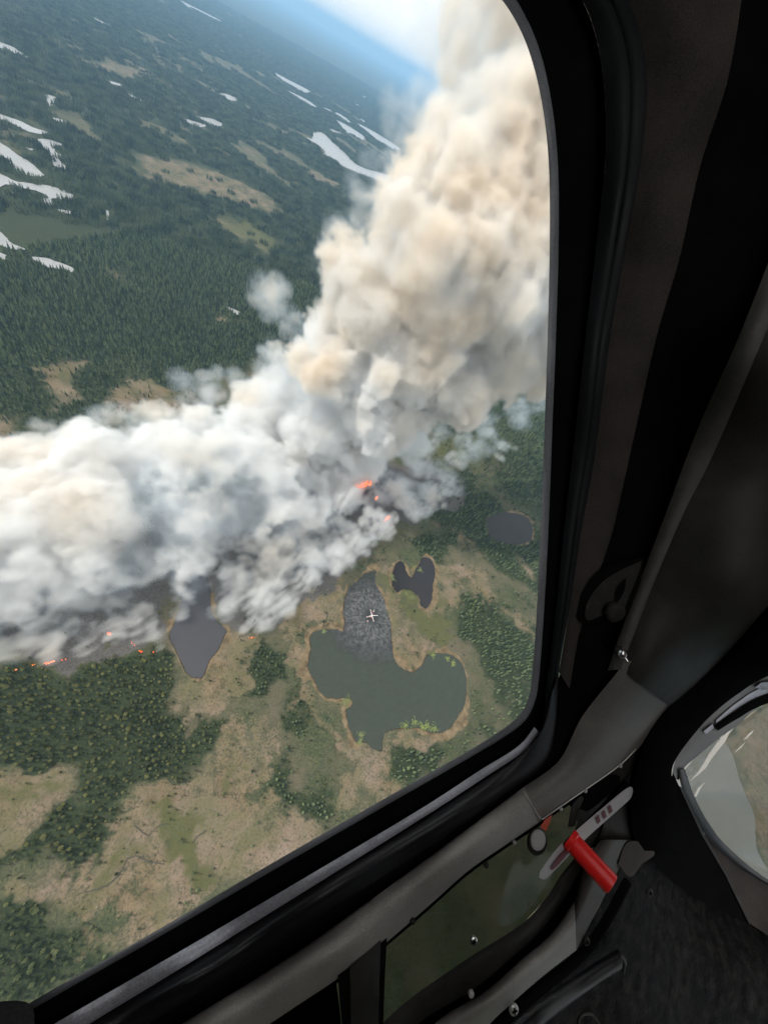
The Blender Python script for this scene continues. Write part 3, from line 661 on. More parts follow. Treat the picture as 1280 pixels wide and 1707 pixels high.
TRT = [(150,1805),(300,1709),(500,1584),(700,1440),(780,1381),(840,1336),(874,1311),(932,1267),(971,1193),(1030,1118),(1038,1098)]
TRB = [(290,1820),(450,1707),(565,1630),(645,1570),(720,1505),(780,1452),(840,1410),(897,1372),(928,1349),(975,1318),(1030,1279),(1061,1250),(1077,1232),(1116,1177),(1160,1138)]
FE0 = TBO[8:]
FE1 = [(950,1150),(970,1040),(1004,937),(1024,872),(1057,724),(1094,560),(1132,430),(1167,275),(1211,137),(1235,0),(1240,-90),(1200,-180)]
L1 = [(1012,1118),(1050,1010),(1103,872),(1165,708),(1231,560),(1300,380),(1370,150),(1400,-180)]
L2 = [(1034,1116),(1090,970),(1139,855),(1188,757),(1273,560),(1350,380),(1430,150),(1460,-180)]
EDG = [(1116,1177),(1181,1120),(1280,1010),(1390,880),(1500,720),(1600,500),(1700,200),(1750,-180)]
door = empty('helicopter_door', DOOR_O); tag(door, 'black and grey helicopter door with big window over the fire and red handle', 'door')
cabin = empty('helicopter_cabin', DOOR_O); tag(cabin, 'dark helicopter cabin interior with nose window and quilted black floor', 'helicopter cabin')
strip('window_edge', OPEN, LIP, 0.0, 0.004, M_lip, door, 0.002, 4, 0.012, 200)
def g2(a, b): return strip('window_recess', a, b, 0.006, 0.018, M_black, door, 0, 4, 0.02, 200)
# recess between the edge and the seal
g2(LIP, [(-50,1834),(112,1732),(310,1611),(508,1488),(705,1366),(806,1300),(856,1268),(888,1244),(905,1200),(913,1120),(926,1019),(941,872),(958,724),(977,550),(995,395),(1008,275),(1008,172),(995,69),(964,-10),(900,-90),(800,-160),(700,-210),(570,-260)])
strip('metal_track', STI, STO, -0.002, -0.004, M_metal, door, 0.002, 5, 0.006, 120)
strip('rubber_seal', TBI[:9], TBO[:9], 0.0, 0.0, M_rubber, door, 0.016, 12, 0.03, 160)
strip('side_seal', [(905,1200)]+TBI[9:], [(926,1200)]+TBO[8:], 0.002, 0.0, M_seal, door, 0, 10, 0.03, 160, prof=lambda t: 0.008*math.sin(math.pi*t)-0.004*math.exp(-((t-0.62)/0.06)**2))
strip('seal_gap', TBO[:8]+[(931,1180)], TRT[:8]+[(950,1240)], 0.012, 0.016, M_black, door, 0, 4, 0.02, 120)
strip('sill_trim', TRT[:7], TRB[:8], 0.0, 0.010, M_trim, door, 0.022, 14, 0.02, 120)
strip('corner_trim', TRT[6:], TRB[7:], 0.0, 0.010, M_trim_shade, door, 0.022, 14, 0.02, 100)  # same trim, its colour darkened for the shade towards the corner
strip('felt_lining', FE0, FE1, 0.006, 0.018, M_felt, door, 0.008, 10, 0.02, 120)
strip('pillar_groove', FE1, L1, 0.022, 0.020, M_black, door, -0.02, 8, 0.02, 120)
strip('pillar_edge', L1, L2, 0.008, -0.004, M_edge, door, 0.004, 8, 0.02, 120)
patch('corner_fill', [(905,1190),(935,1120),(975,1035),(1020,1095),(1040,1112),(1000,1150),(972,1192),(945,1255),(915,1262)], 0.016, M_black, door, sm=False)
strip('trim_backing', [(x-4,y-12) for x, y in TRT], [(x+2,y+5) for x, y in TRB], 0.034, 0.030, M_black, door, 0, 4, 0.01, 120)
patch('door_corner_panel', [(948,1340),(975,1312),(1030,1272),(1066,1240),(1062,1340),(1056,1405),(1000,1400),(972,1430),(950,1412),(962,1370)], 0.020, M_pillar, door, 0.008, 20, False)
patch('foam_backing', [(1060,1230),(1120,1165),(1285,1000),(1285,1060),(1130,1225),(1075,1300),(1050,1300)], 0.05, M_black, cabin, 0.01, 20, False)
# lower window of the door, dark acrylic, with its rim
RI = [(560,1800),(655,1689),(770,1604),(868,1541),(911,1495),(934,1459),(962,1425)]
RO = [(600,1810),(697,1707),(789,1650),(855,1594),(901,1551),(943,1492),(975,1440)]
patch('lower_window', [(430,1720),(560,1632),(645,1568),(780,1450),(840,1408),(900,1368),(975,1316),(1045,1262),(1056,1330),(1010,1390),(962,1428),(934,1461),(911,1497),(868,1543),(770,1606),(655,1691),(560,1800),(430,1800)], 0.022, M_tint, door, 0.004, 20, False)
strip('window_rim', RI, RO, 0.020, 0.016, M_pillar, door, 0.006, 8, 0.02, 90)
strip('rim_gap', RO, [(640,1820),(724,1707),(812,1650),(868,1600),(917,1558),(957,1502),(990,1445)], 0.028, 0.028, M_black, door, 0, 4, 0.02, 90)
LTA = [(640,1820),(724,1707),(812,1650),(868,1600),(917,1558),(957,1502),(975,1440),(1000,1400)]; LTB = [(720,1810),(816,1707),(852,1673),(901,1630),(960,1584),(999,1509),(1030,1450),(1052,1400)]
strip('lower_trim', LTA[:6], LTB[:5], 0.006, 0.010, M_trim, door, 0.020, 12, 0.02, 110)
strip('lower_trim_end', LTA[5:], LTB[4:], 0.006, 0.010, M_edge, door, 0.020, 12, 0.02, 60)
patch('handle_recess_plate', [(1000,1392),(975,1436),(990,1450),(1040,1446),(1062,1410),(1054,1350),(1050,1290),(1020,1330)], 0.014, M_pillar, door, 0.01, 14, False)
# support strap below the sill
patch('support_strap', [(583,1612),(610,1590),(635,1566),(632,1640),(630,1760),(586,1760)], 0.0, M_pillar, door, 0.012, 16, False)
patch('strap_edge', [(563,1626),(583,1612),(586,1760),(574,1760)], 0.004, M_black, door, 0.014, 16, False)
patch('strap_edge', [(635,1566),(645,1562),(641,1640),(637,1760),(630,1760),(632,1640)], 0.004, M_black, door, 0.014, 16, False)
# trim joint scored across the sill
tube('trim_seam', [(872,1318,-.004),(884,1338,-.010),(897,1360,-.006),(903,1366,0)], 0.0010, M_label, door, -0.012, 8, 20)
tube('trim_seam', [(903,1366,0),(930,1347,0),(975,1316,0),(1030,1277,0),(1060,1248,0)], 0.0012, M_screw, door, 0.006, 8, 40)
# handle: dark oval well, pale disc, lever arm with its label and the red grip
patch('handle_well', [(962,1338),(968,1310),(1000,1295),(1028,1292),(1032,1306),(1010,1328),(978,1352)], 0.012, M_black, door, 0.006, 12)
patch('well_rim', [(946,1378),(952,1345),(966,1328),(972,1332),(962,1356),(958,1376)], 0.010, M_pillar, door, 0.006, 10)
disc('pale_disc', 895, 1403, 19, M_pillar, door, 0.013, 0.003, (0.3,0.2)); disc('pale_cap', 896, 1400, 15, M_label, door, 0.010, 0.003, (0.3,0.2))
patch('red_flag', [(900,1378),(908,1366),(920,1358),(916,1372),(910,1386)], 0.004, M_orange, door, 0.004, 10, False)
handle = patch('lever_plate', [(898,1462),(903,1448),(930,1412),(965,1380),(1000,1350),(1048,1312),(1052,1328),(1030,1350),(985,1390),(950,1424),(925,1450),(908,1466)], -0.004, M_label, door, 0.003, 10)
hr = patch('lever_slot', [(917,1447),(930,1428),(948,1410),(950,1418),(936,1436),(921,1450)], -0.0060, M_mark, handle, 0.002, 8)
for k, (x, y) in enumerate(((996,1367),(1006,1359),(1016,1350))):
    patch('label_mark', [(x-3.5,y-3),(x+1.5,y-8),(x+5,y+2),(x,y+7)], -0.0062, M_mark, handle, 0.002, 8, False)
tube('lever_shadow_bar', [(930,1420),(965,1385),(1000,1350),(1046,1305)], 0.004, M_black, door, 0.006, 10, 30)
# red grip
def grip():
    c0 = Vector(local(951,1401, float(dep(951,1401))-0.006)); c1 = Vector(local(1020,1476, float(dep(951,1401))-0.060)); ax = (c1-c0); L = ax.length; q = ax.to_track_quat('Z','Y').to_matrix().to_4x4()
    bm = bmesh.new(); seg = 40; r = 0.0182
    prof = [(0.0001,-0.004),(r*1.10,-0.004),(r*1.12,0.004),(r,0.006),(r,L-0.003),(r*0.96,L-0.0008),(r*0.86,L),(r*0.80,L-0.0015),(r*0.55,L-0.0015),(r*0.5,L-0.006),(0.0001,L-0.006)]
    rings = [[bm.verts.new((a*math.cos(2*math.pi*k/seg)*(1+0.0*k), a*math.sin(2*math.pi*k/seg), z)) for k in range(seg)] for a, z in prof]
    for a, b_ in zip(rings, rings[1:]):
        for k in range(seg): bm.faces.new((a[k],a[(k+1)%seg],b_[(k+1)%seg],b_[k]))
    bmesh.ops.recalc_face_normals(bm, faces=bm.faces); bm.transform(Matrix.Translation(c0) @ q)
    for f in bm.faces: f.smooth = True
    for e in bm.edges:
        if len(e.link_faces) == 2 and e.calc_face_angle(0) > 0.7: e.smooth = False
    return obj_bm('grip', bm, M_red, handle)
g_r = grip(); g_r['label'] = 'bright red cylindrical grip'
# screws and rivets
for x, y, r, mm, cr_ in ((789,1568,6.5,M_steel,True),(856,1683,8,M_screw,True),(785,1657,5,M_label,False),(977,1569,6,M_pillar,True),(1082,1488,6,M_pillar,True),(688,1536,4.5,M_pillar,False),(810,1442,4.5,M_pillar,False),(857,1404,3,M_label,False),(934,1348,3.2,M_label,False),(975,1318,3.2,M_label,False),(1033,1276,3.5,M_label,False),(915,1446,3,M_steel,False)):
    disc('screw', x, y, r, mm, door, 0.006 if y < 1450 else 0.004 if y < 1600 else -0.008, 0.002, (0.2,0.2), 0.001, 0, cr_)
tube('hinge_bolt', [(1034,1086,0),(1046,1104,-.012)], 0.0030, M_steel, door, -0.008, 12, 12)
disc('bolt_head', 1036, 1089, 8, M_steel, door, -0.010, 0.006, (0.5,0.1), 0.002)
disc('bolt_washer', 1030, 1084, 8, M_pillar, door, -0.006, 0.004, (0.5,0.1), 0.0)
# latch cup on the pillar
patch('latch_cup', [(1072,930),(1045,934),(1008,947),(985,965),(968,990),(957,1019),(971,1039),(1004,1034),(1040,1032),(1057,996),(1068,965)], 0.004, M_black, door, 0.012, 12)
patch('latch_plate', [(1070,934),(1035,950),(1010,965),(990,985),(976,1012),(978,1034),(1004,1026),(1035,1020),(1050,990),(1062,960)], 0.001, M_pillar, door, 0.01, 12)
disc('latch_knob', 1024, 1020, 18, M_pillar, door, -0.004, 0.006, (0.2,-0.2), 0.004)
patch('latch_slot', [(1043,963),(1040,985),(1030,1002),(1024,1000),(1028,980)], -0.001, M_black, door, 0.004, 10)
# the pane of the big window
patch('window_pane', [(-700,2150),(50,1678),(450,1446),(780,1256),(850,1214),(884,1172),(892,1130),(906,900),(920,540),(922,380),(912,180),(880,60),(832,-14),(690,-130),(400,-240),(-300,-300),(-900,400)], 0.008, M_pane, door, 0.0015, 120, False)
patch('knob', [(-30,1672),(30,1668),(52,1676),(58,1700),(50,1760),(-30,1760)], -0.05, surf('dark_webbing', (0.03,0.03,0.032), 0.8, 260, 0.9, 0.5), door, 0.03, 12)

# ---- cabin structure to the right of the door
strip('pillar_cover', L2, [(1116,1177),(1181,1120),(1280,1010),(1390,880),(1500,720),(1600,500),(1700,200),(1750,-180)], 0.004, 0.0, surf('shaded_cover_plastic', (0.032,0.030,0.027), 0.5, 420, 0.4, 0.3, 0.15), cabin, 0.03, 14, 0.02, 120)  # falloff of light up the pillar is put into this dark base colour
strip('foam_edge', [(1440,820),(1280,1012),(1181,1122),(1116,1179),(1077,1234),(1059,1290),(1050,1341),(1054,1390),(1070,1418)], [(1440,1060),(1280,1127),(1229,1157),(1191,1187),(1161,1218),(1127,1264),(1119,1295),(1130,1345),(1150,1420)], 0.0, 0.0, M_black, cabin, 0.03, 12, 0.02, 120)
patch('lower_pillar', [(1056,1385),(1090,1330),(1122,1290),(1133,1314),(1171,1392),(1210,1458),(1252,1542),(1180,1510),(1120,1470),(1075,1420)], 0.0, M_black, cabin, 0.03, 20, False)
patch('pillar_edge_strip', [(1131,1310),(1135,1312),(1173,1390),(1212,1456),(1253,1541),(1248,1540),(1208,1458),(1169,1392)], -0.004, M_pillar, cabin, 0.006, 12, False)
strip('nose_window_frame', [(1440,1075),(1280,1128),(1229,1157),(1191,1187),(1161,1218),(1127,1264),(1119,1298)], [(1440,1120),(1280,1171),(1229,1209),(1197,1231),(1161,1261),(1140,1280),(1131,1300)], 0.012, 0.02, surf('grey_frame', (0.10,0.095,0.092), 0.5, 500, 0.3, 0.2), cabin, 0.004, 6, 0.02, 80)
strip('frame_seal', [(1440,1112),(1280,1158),(1225,1188),(1191,1211)], [(1440,1122),(1280,1172),(1229,1198),(1196,1218)], 0.004, 0.004, M_black, cabin, 0.004, 5, 0.01, 50)
strip('frame_strip', [(1440,1085),(1280,1142),(1232,1168),(1193,1200)], [(1440,1108),(1280,1155),(1232,1178),(1193,1206)], 0.008, 0.008, M_metal, cabin, 0.002, 4, 0.006, 50)
patch('strip_clip', [(1172,1219),(1187,1207),(1190,1213),(1176,1224)], 0.006, M_metal, cabin, 0.004, 10, False)
patch('frame_tab', [(1258,1146),(1268,1138),(1290,1136),(1290,1149),(1270,1150)], 0.002, M_metal, cabin, 0.004, 10, False)
strip('nose_window_seal', [(1129,1284),(1140,1325),(1175,1392),(1221,1437),(1280,1476),(1400,1540)], [(1141,1282),(1156,1326),(1180,1371),(1212,1411),(1282,1468),(1400,1525)], 0.010, 0.012, M_rubber, cabin, 0.006, 6, 0.02, 60)
patch('nose_panel', [(1171,1388),(1221,1437),(1280,1476),(1400,1540),(1400,1640),(1253,1542),(1210,1458)], 0.03, M_felt, cabin, 0.02, 24, False)
patch('nose_window', [(1133,1288),(1141,1278),(1197,1230),(1229,1208),(1280,1170),(1440,1118),(1440,1545),(1282,1472),(1212,1415),(1178,1374),(1152,1328)], 0.03, M_chin, cabin, 0.003, 24, False)
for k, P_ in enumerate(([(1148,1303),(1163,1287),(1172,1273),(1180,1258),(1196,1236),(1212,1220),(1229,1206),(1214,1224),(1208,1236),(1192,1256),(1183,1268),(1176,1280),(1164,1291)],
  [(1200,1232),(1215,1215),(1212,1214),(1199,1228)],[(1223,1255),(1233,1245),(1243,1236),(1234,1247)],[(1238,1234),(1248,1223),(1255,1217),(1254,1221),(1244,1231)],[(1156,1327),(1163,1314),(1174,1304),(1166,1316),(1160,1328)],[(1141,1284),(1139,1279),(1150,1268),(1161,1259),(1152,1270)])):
    patch('glass_reflection', P_, 0.027, M_refl, cabin, 0.001, 6, False)  # reflections of cabin metal on the glass, painted as thin pale slivers
fd = lambda x, y: np.clip(dep(x,y)+0.06, 0.5, 2)
patch('quilted_floor', [(700,1900),(780,1735),(852,1670),(901,1628),(960,1582),(1000,1508),(1040,1425),(1075,1415),(1130,1470),(1252,1535),(1420,1620),(1420,1950)], 0.0, M_floor, cabin, 0.03, 30, False, depth=fd)
tube('floor_rail', [(820,1760),(900,1690),(990,1625),(1036,1596)], 0.012, M_rubber, cabin, 0.03, 12)
tube('floor_rail', [(790,1745),(880,1665),(960,1600),(1004,1545),(1045,1470)], 0.008, M_black, cabin, 0.02, 12)
tube('rail_hook', [(1032,1592),(1040,1604),(1038,1622)], 0.003, M_pillar, cabin, 0.0, 8, 16)
tube('cable', [(962,1720),(966,1695),(985,1690),(1000,1710),(1012,1725)], 0.0025, M_pillar, cabin, 0.02, 8, 24)
patch('torn_flap', [(1030,1440),(1042,1408),(1062,1402),(1082,1410),(1090,1425),(1070,1440),(1050,1462)], -0.004, M_felt, cabin, 0.008, 12)
patch('sill_underside', [(430,1700),(560,1632),(575,1760),(430,1900),(300,1900)], 0.06, M_black, cabin, 0.02, 24, False)
# shell round the cabin behind the viewer, with an unseen opening as opposite window, placed and sized for the interior light
def shell():
    bm = bmesh.new(); bmesh.ops.create_icosphere(bm, subdivisions=5, radius=1.0)
    kill = []
    w_dir = (-FW*0.75 + CU*0.30 + CR*0.60).normalized()
    for f in bm.faces:
        c = f.calc_center_median().normalized(); d = c.dot(FW); k = False
        if d > 0.12:
            px = CX+F_PX*c.dot(CR)/d; py = CY-F_PX*c.dot(CU)/d
            if -1000 < px < 1460 and -420 < py < 2100: k = True
        if c.dot(w_dir) > WIN2: k = True
        if k: kill.append(f)
    bmesh.ops.delete(bm, geom=kill, context='FACES')
    for v in bm.verts: v.co = Vector(v.co)*1.25 + (CAM-DOOR_O)
    bmesh.ops.solidify(bm, geom=bm.faces[:], thickness=0.02)
    o = obj_bm('cabin_shell', bm, M_pillar, cabin)
WIN2 = 0.765
shell()
# ================================================================== SMOKE
def place(px, py, D=None, h=None):
    a, b, c = [float(v) for v in ray(px, py)]
    t = (h-ALT)/c if D is None else D/math.hypot(a, b)
    return np.array([a*t, b*t, ALT+c*t]), t*F_PX     # point, depth along the axis
VX = 1.75
def noise3(ax, cell, seed):
    """smooth value noise on a lattice fixed to the world"""
    A = np.random.default_rng(seed).uniform(-1, 1, (64,64,64)).astype(np.float32)
    for k in range(3):
        q = ax[k]/cell; i = np.floor(q).astype(int); f = (q-i).astype(np.float32); f = f*f*(3-2*f); sh = [1,1,1]; sh[k] = len(q); f = f.reshape(sh)
        A = np.take(A, i % 64, k)*(1-f) + np.take(A, (i+1) % 64, k)*f
    return A
# photo x, photo y, radius in photo px, ground distance (column) / height (carpet), kind
COLUMN = [(560,800,62,372),(500,765,70,385),(610,752,52,385),(450,715,72,400),(545,700,82,392),(640,690,82,398),(470,650,62,420),(570,620,85,402),(680,600,92,405),
 (690,745,40,420),(765,640,75,430),(850,600,72,450),(545,570,48,420),(630,520,92,415),(735,500,100,412),(835,500,95,440),(585,440,56,440),(675,430,82,420),(722,440,74,392),(800,400,100,445),
 (885,400,85,465),(650,375,56,460),(720,335,84,480),(815,300,100,480),(905,290,92,500),(770,225,88,520),(855,190,100,520),(805,95,90,560),(890,80,100,560),(790,10,74,590),(865,-40,120,590),
 (985,200,110,540),(985,400,105,490),(960,560,80,470),(900,640,34,480),(1000,20,120,580),(745,570,60,392),(610,650,50,380),(520,620,40,400),(430,680,36,410),(560,520,36,425)]
CARPET = [(-60,1000,70,26),(20,990,62,24),(100,965,62,28),(-60,880,90,40),(20,870,85,45),(110,860,90,50),(210,850,90,55),(310,840,90,60),(60,780,66,40),(180,770,84,50),(290,765,84,60),(385,765,84,75),
 (395,850,72,55),(460,840,58,60),(250,712,48,40),(335,712,46,50),(120,745,46,30),(-20,770,60,30),(210,940,70,34),(290,915,62,34),(360,890,50,34),(140,1000,44,18),(60,1040,26,10),(200,995,36,14),
 (-40,1060,30,12),(520,850,40,40),(410,700,50,80),(-90,940,80,40),(-100,800,80,40),(-150,1020,70,20),(-30,935,66,40),(60,925,66,42),(150,915,66,44),(260,870,60,50),(160,830,80,55),(50,820,70,45),(440,790,60,80),(380,800,60,70),(300,960,36,22),(330,930,40,26),(110,1035,32,12),(-20,1040,34,12)]
SOFT = [(470,505,56,'D',480,1.0),(455,495,36,'D',470,1),(500,545,44,'D',470,1),(340,655,56,'h',44,.9),(310,650,40,'h',40,.8),(200,690,40,'h',30,.8),(60,735,46,'h',18,.8),(150,700,40,'h',25,.6),(400,640,40,'h',70,.8),(20,760,40,'h',15,.9),(640,290,50,'D',560,.55),(690,240,60,'D',560,.8),(600,320,40,'D',520,.6),(660,180,44,'D',600,.7),
 (710,160,50,'D',590,1.0),(725,90,46,'D',620,.8),(735,30,50,'D',640,.7),(560,400,36,'D',470,1),(610,350,44,'D',480,1),(700,790,46,'h',45,.9),(640,830,50,'h',30,.9),(740,800,46,'h',35,1),(760,750,50,'h',50,.9),
 (720,830,40,'h',20,1),(800,720,50,'h',70,.7),(860,680,44,'h',90,.7),(690,850,36,'h',14,.9),(600,890,46,'h',20,1),(560,920,40,'h',14,1),(530,880,50,'h',24,.9),(480,890,50,'h',24,.7),(460,960,44,'h',12,.6),(500,950,36,'h',12,1),
 (430,1000,36,'h',8,.8),(425,1040,20,'h',5,.9),(470,990,26,'h',8,1),(540,935,26,'h',9,1),(580,920,24,'h',9,.9),(250,1060,30,'h',8,.9),(265,1075,14,'h',5,1),(225,1030,34,'h',12,.9),(300,990,36,'h',14,.8),(345,950,34,'h',16,.8),
 (100,1060,40,'h',10,.8),(30,1085,26,'h',7,.8),(150,1050,34,'h',10,.7),(-10,1080,30,'h',8,.8),(400,960,40,'h',14,.5),(640,870,36,'h',16,1),(790,690,40,'h',80,.9),(830,740,30,'h',20,.5),(900,665,26,'h',60,.6),(655,800,40,'h',30,.6),(40,1070,30,'h',8,1),(90,1075,28,'h',8,1),(140,1070,30,'h',8,1),(190,1050,30,'h',8,1),(0,1085,26,'h',7,1),(245,1045,30,'h',9,1),(255,1068,20,'h',6,1),(390,1010,40,'h',10,.8),(380,970,44,'h',12,.9),(420,980,44,'h',10,.9),(450,1010,34,'h',8,.9),(440,1035,24,'h',6,1),(510,960,36,'h',8,.9),(550,900,40,'h',16,1),(500,910,50,'h',16,.9),(440,920,44,'h',16,.9),(480,1000,24,'h',6,.8),(410,1050,14,'h',4,1),(560,930,44,'h',20,1.2),(500,940,50,'h',18,1.1),(450,960,50,'h',16,1),(400,940,50,'h',20,1),(620,880,46,'h',26,1.1),(680,840,50,'h',30,1.1),(470,1000,34,'h',10,1.1),(300,1020,20,'h',7,.9)]
def build_smoke():
    prim = []
    for px, py, r, D in COLUMN:
        p, d = place(px, py, D=D); prim.append((p, r*d/F_PX*0.86, 0))
    for px, py, r, h in CARPET:
        p, d = place(px, py, h=h); prim.append((p, r*d/F_PX*0.80, 1))
    soft = []
    for px, py, r, k, v, a in SOFT:
        p, d = place(px, py, **({'D': v} if k == 'D' else {'h': v})); soft.append((p, r*d/F_PX, a))
    s3 = []
    r3 = np.random.default_rng(5)
    for p, r, a in soft:
        if p[2] < 10: s3.append((p, r, a)); continue
        for _ in range(9):
            v = r3.normal(size=3); v /= np.linalg.norm(v); v[2] *= 0.7
            s3.append((p+v*r*r3.uniform(0.2,0.85), r*r3.uniform(0.28,0.62), a*r3.uniform(0.5,1.1)))
    soft = s3
    balls = []
    rr = np.random.default_rng(11)
    def grow(c, r, lev, flat):
        balls.append((c, r, flat))
        if r < 4.5 or lev == 0: return
        k = int(rr.integers(12, 18)) if lev > 1 else int(rr.integers(8, 13))
        for _ in range(k):
            v = rr.normal(size=3); v[2] = abs(v[2]) if rr.random() < 0.75 else v[2]; v /= np.linalg.norm(v)
            q = r*rr.uniform(0.24, 0.48); grow(c+v*np.array([1,1,flat])*(r-q*rr.uniform(0.1,0.5)), q, lev-1, flat)
    for p, r, k in prim: grow(p, r, 3 if k == 0 else 3, 1.0 if k == 0 else 0.62)
    print('puffs', len(balls))
    ZS = VX*int(112/VX)+0.5
    for nm, zlo, zhi in (('low', 0.5, ZS), ('high', ZS+VX, 690.0)):
        sel = [(p, r*1.3) for p, r, _ in prim+soft if p[2]+r*1.3 > zlo and p[2]-r*1.3 < zhi]
        lo = np.array([min(p[i]-r for p, r in sel) for i in range(3)]); hi = np.array([max(p[i]+r for p, r in sel) for i in range(3)])
        lo[0] = max(lo[0], -520); hi[0] = min(hi[0], 430 if nm == 'high' else 330); lo[:2] = np.floor(lo[:2]/VX)*VX; lo[2] = zlo; hi[2] = min(hi[2], zhi) if nm == 'high' else zhi
        n = np.round((hi-lo)/VX).astype(int)+1; hi = lo+(n-1)*VX
        print('smoke grid', nm, n, n.prod()/1e6, lo, hi)
        fill(nm, lo, hi, n, balls, soft)
def fill(nm, lo, hi, n, balls, soft):
    AX = [lo[k]+np.arange(n[k])*VX for k in range(3)]
    S = np.full(n, -30.0, np.float32)
    for c, r, flat in balls:
        R = r+(14 if r > 20 else 7); i0 = np.maximum(np.floor((c-R-lo)/VX).astype(int), 0); i1 = np.minimum(np.ceil((c+R-lo)/VX).astype(int)+1, n)
        if (i1 <= i0).any(): continue
        ax = [AX[k][i0[k]:i1[k]]-c[k] for k in range(3)]
        d = np.sqrt(((ax[0]**2)[:,None,None] + (ax[1]**2)[None,:,None] + ((ax[2]/flat)**2)[None,None,:]).astype(np.float32))
        v = S[i0[0]:i1[0], i0[1]:i1[1], i0[2]:i1[2]]; np.maximum(v, np.float32(r)-d, out=v)
    X = AX[0].astype(np.float32)[:,None,None]; Y = AX[1].astype(np.float32)[None,:,None]; Z = AX[2].astype(np.float32)[None,None,:]
    nA = noise3(AX, 60, 1); nB = noise3(AX, 25, 2); nC = noise3(AX, 11, 3); nD = noise3(AX, 5.2, 4)
    bil = np.abs(nB)*1.0 + np.abs(nC)*0.6 + np.abs(nD)*0.36
    a_ = rad(68)
    gx = X[:,:,0].astype(float); gy = Y[:,:,0].astype(float)
    s0 = (perlin((gx*math.cos(a_)+gy*math.sin(a_))/34+perlin(gx/30,gy/30,3), (-gx*math.sin(a_)+gy*math.cos(a_))/9+perlin(gx/22,gy/22,8)*1.3, 12)*6).astype(np.float32)[:,:,None]
    up = np.clip((Z-230)/220, 0, 1); dn = np.clip(1-Z/70, 0, 1)
    S2 = S + nA*4 + (0.72-bil)*9.5*(1+0.35*dn) + nD*(1.2+1.5*dn) + s0*dn
    dens = np.clip(S2/(EDGE*(1+1.6*up+0.5*dn)), 0, 1); dens *= dens*(3-2*dens)
    dens *= np.clip(0.75 + 0.8*nA + 0.6*nB + 0.3*nC, 0.12, 1.6)*(0.50+0.50*np.clip((Z-40)/90,0,1))*(1-0.25*up)
    halo = np.clip((S + nA*10 + nB*9 + nC*6 + 12)/28.0, 0, 1)**2*HALO*np.clip(0.4+nB+nC*0.8,0,1.5)
    dens = np.maximum(dens, halo); del halo
    T = np.zeros(n, np.float32)
    a_ = rad(68)
    def streak(ca, cb, seed):
        gx = X[:,:,0].astype(float); gy = Y[:,:,0].astype(float); u = (gx*math.cos(a_)+gy*math.sin(a_))/ca; v = (-gx*math.sin(a_)+gy*math.cos(a_))/cb
        return perlin(u+perlin(gx/30,gy/30,3)*0.8, v+perlin(gx/22,gy/22,8)*1.3, seed).astype(np.float32)
    st = streak(46, 9, 5)*0.6 + streak(20, 3.4, 6)*0.6
    tear = nB*0.55 + nC*0.6 + nD*0.5
    for p, r, a in soft:
        R = r*1.15; i0 = np.maximum(np.floor((p-R-lo)/VX).astype(int), 0); i1 = np.minimum(np.ceil((p+R-lo)/VX).astype(int)+1, n)
        if (i1 <= i0).any(): continue
        q = tuple(slice(i0[k], i1[k]) for k in range(3)); fl = 1.0 if p[2] > 60 else 0.38 if p[2] < 20 else 0.55
        d = np.sqrt((X[q[0]]-p[0])**2+(Y[:,q[1]]-p[1])**2+((Z[:,:,q[2]]-p[2])/fl)**2)
        w = np.clip(1-(d/r)**2, -1, 1); lw = float(np.clip(1-p[2]/45.0, 0, 1))
        v = np.clip(w*1.0 + tear[q]*(1-0.3*lw)*0.95 + st[q[0], q[1], None]*0.95*lw - 0.10, 0, 1.1)*np.clip(w*2.5, 0, 1)*a
        np.maximum(T[q], v.astype(np.float32), out=T[q])
    dens = np.maximum(dens, T*(SOFT_HI+(SOFT_LO-SOFT_HI)*np.clip(1-Z/45.0,0,1)))
    dens[dens < 0.002] = 0
    dens[0] = 0; dens[-1] = 0; dens[:,0] = 0; dens[:,-1] = 0
    if nm == 'high': dens[:,:,-1] = 0
    del S, S2, nA, nB, nC, nD, bil, T, tear
    print('filled', (dens > 0).mean())
    me = bpy.data.meshes.new('smoke_samples'); Nn = int(n.prod()); me.vertices.add(Nn)
    at = me.attributes.new('amount', 'FLOAT', 'POINT'); at.data.foreach_set('value', dens.ravel())
    src = bpy.data.objects.new('smoke_samples', me)
    # the smoke: a volume filled from the computed field
    hull = bpy.data.meshes.new('smoke_plume'); o = bpy.data.objects.new('smoke_plume', hull); COL.objects.link(o)
    ng = bpy.data.node_groups.new('smoke_nodes', 'GeometryNodeTree')
    ng.interface.new_socket('Geometry', in_out='INPUT', socket_type='NodeSocketGeometry'); ng.interface.new_socket('Geometry', in_out='OUTPUT', socket_type='NodeSocketGeometry')
    go = ng.nodes.new('NodeGroupOutput'); ng.nodes.new('NodeGroupInput')
    vc = ng.nodes.new('GeometryNodeVolumeCube'); oi = ng.nodes.new('GeometryNodeObjectInfo'); oi.inputs['Object'].default_value = src
    vc.inputs['Min'].default_value = tuple(lo); vc.inputs['Max'].default_value = tuple(hi)
    for k, nm in enumerate('XYZ'): vc.inputs['Resolution '+nm].default_value = int(n[k])
    ps = ng.nodes.new('GeometryNodeInputPosition'); sx = ng.nodes.new('ShaderNodeSeparateXYZ'); ng.links.new(ps.outputs[0], sx.inputs[0])
    def mi(op, a, b, dt='INT'):
        q = ng.nodes.new('FunctionNodeIntegerMath'); q.operation = op
        for i, v in enumerate((a, b)):
            if isinstance(v, int): q.inputs[i].default_value = v
            else: ng.links.new(v, q.inputs[i])
        return q.outputs[0]
    idx = []
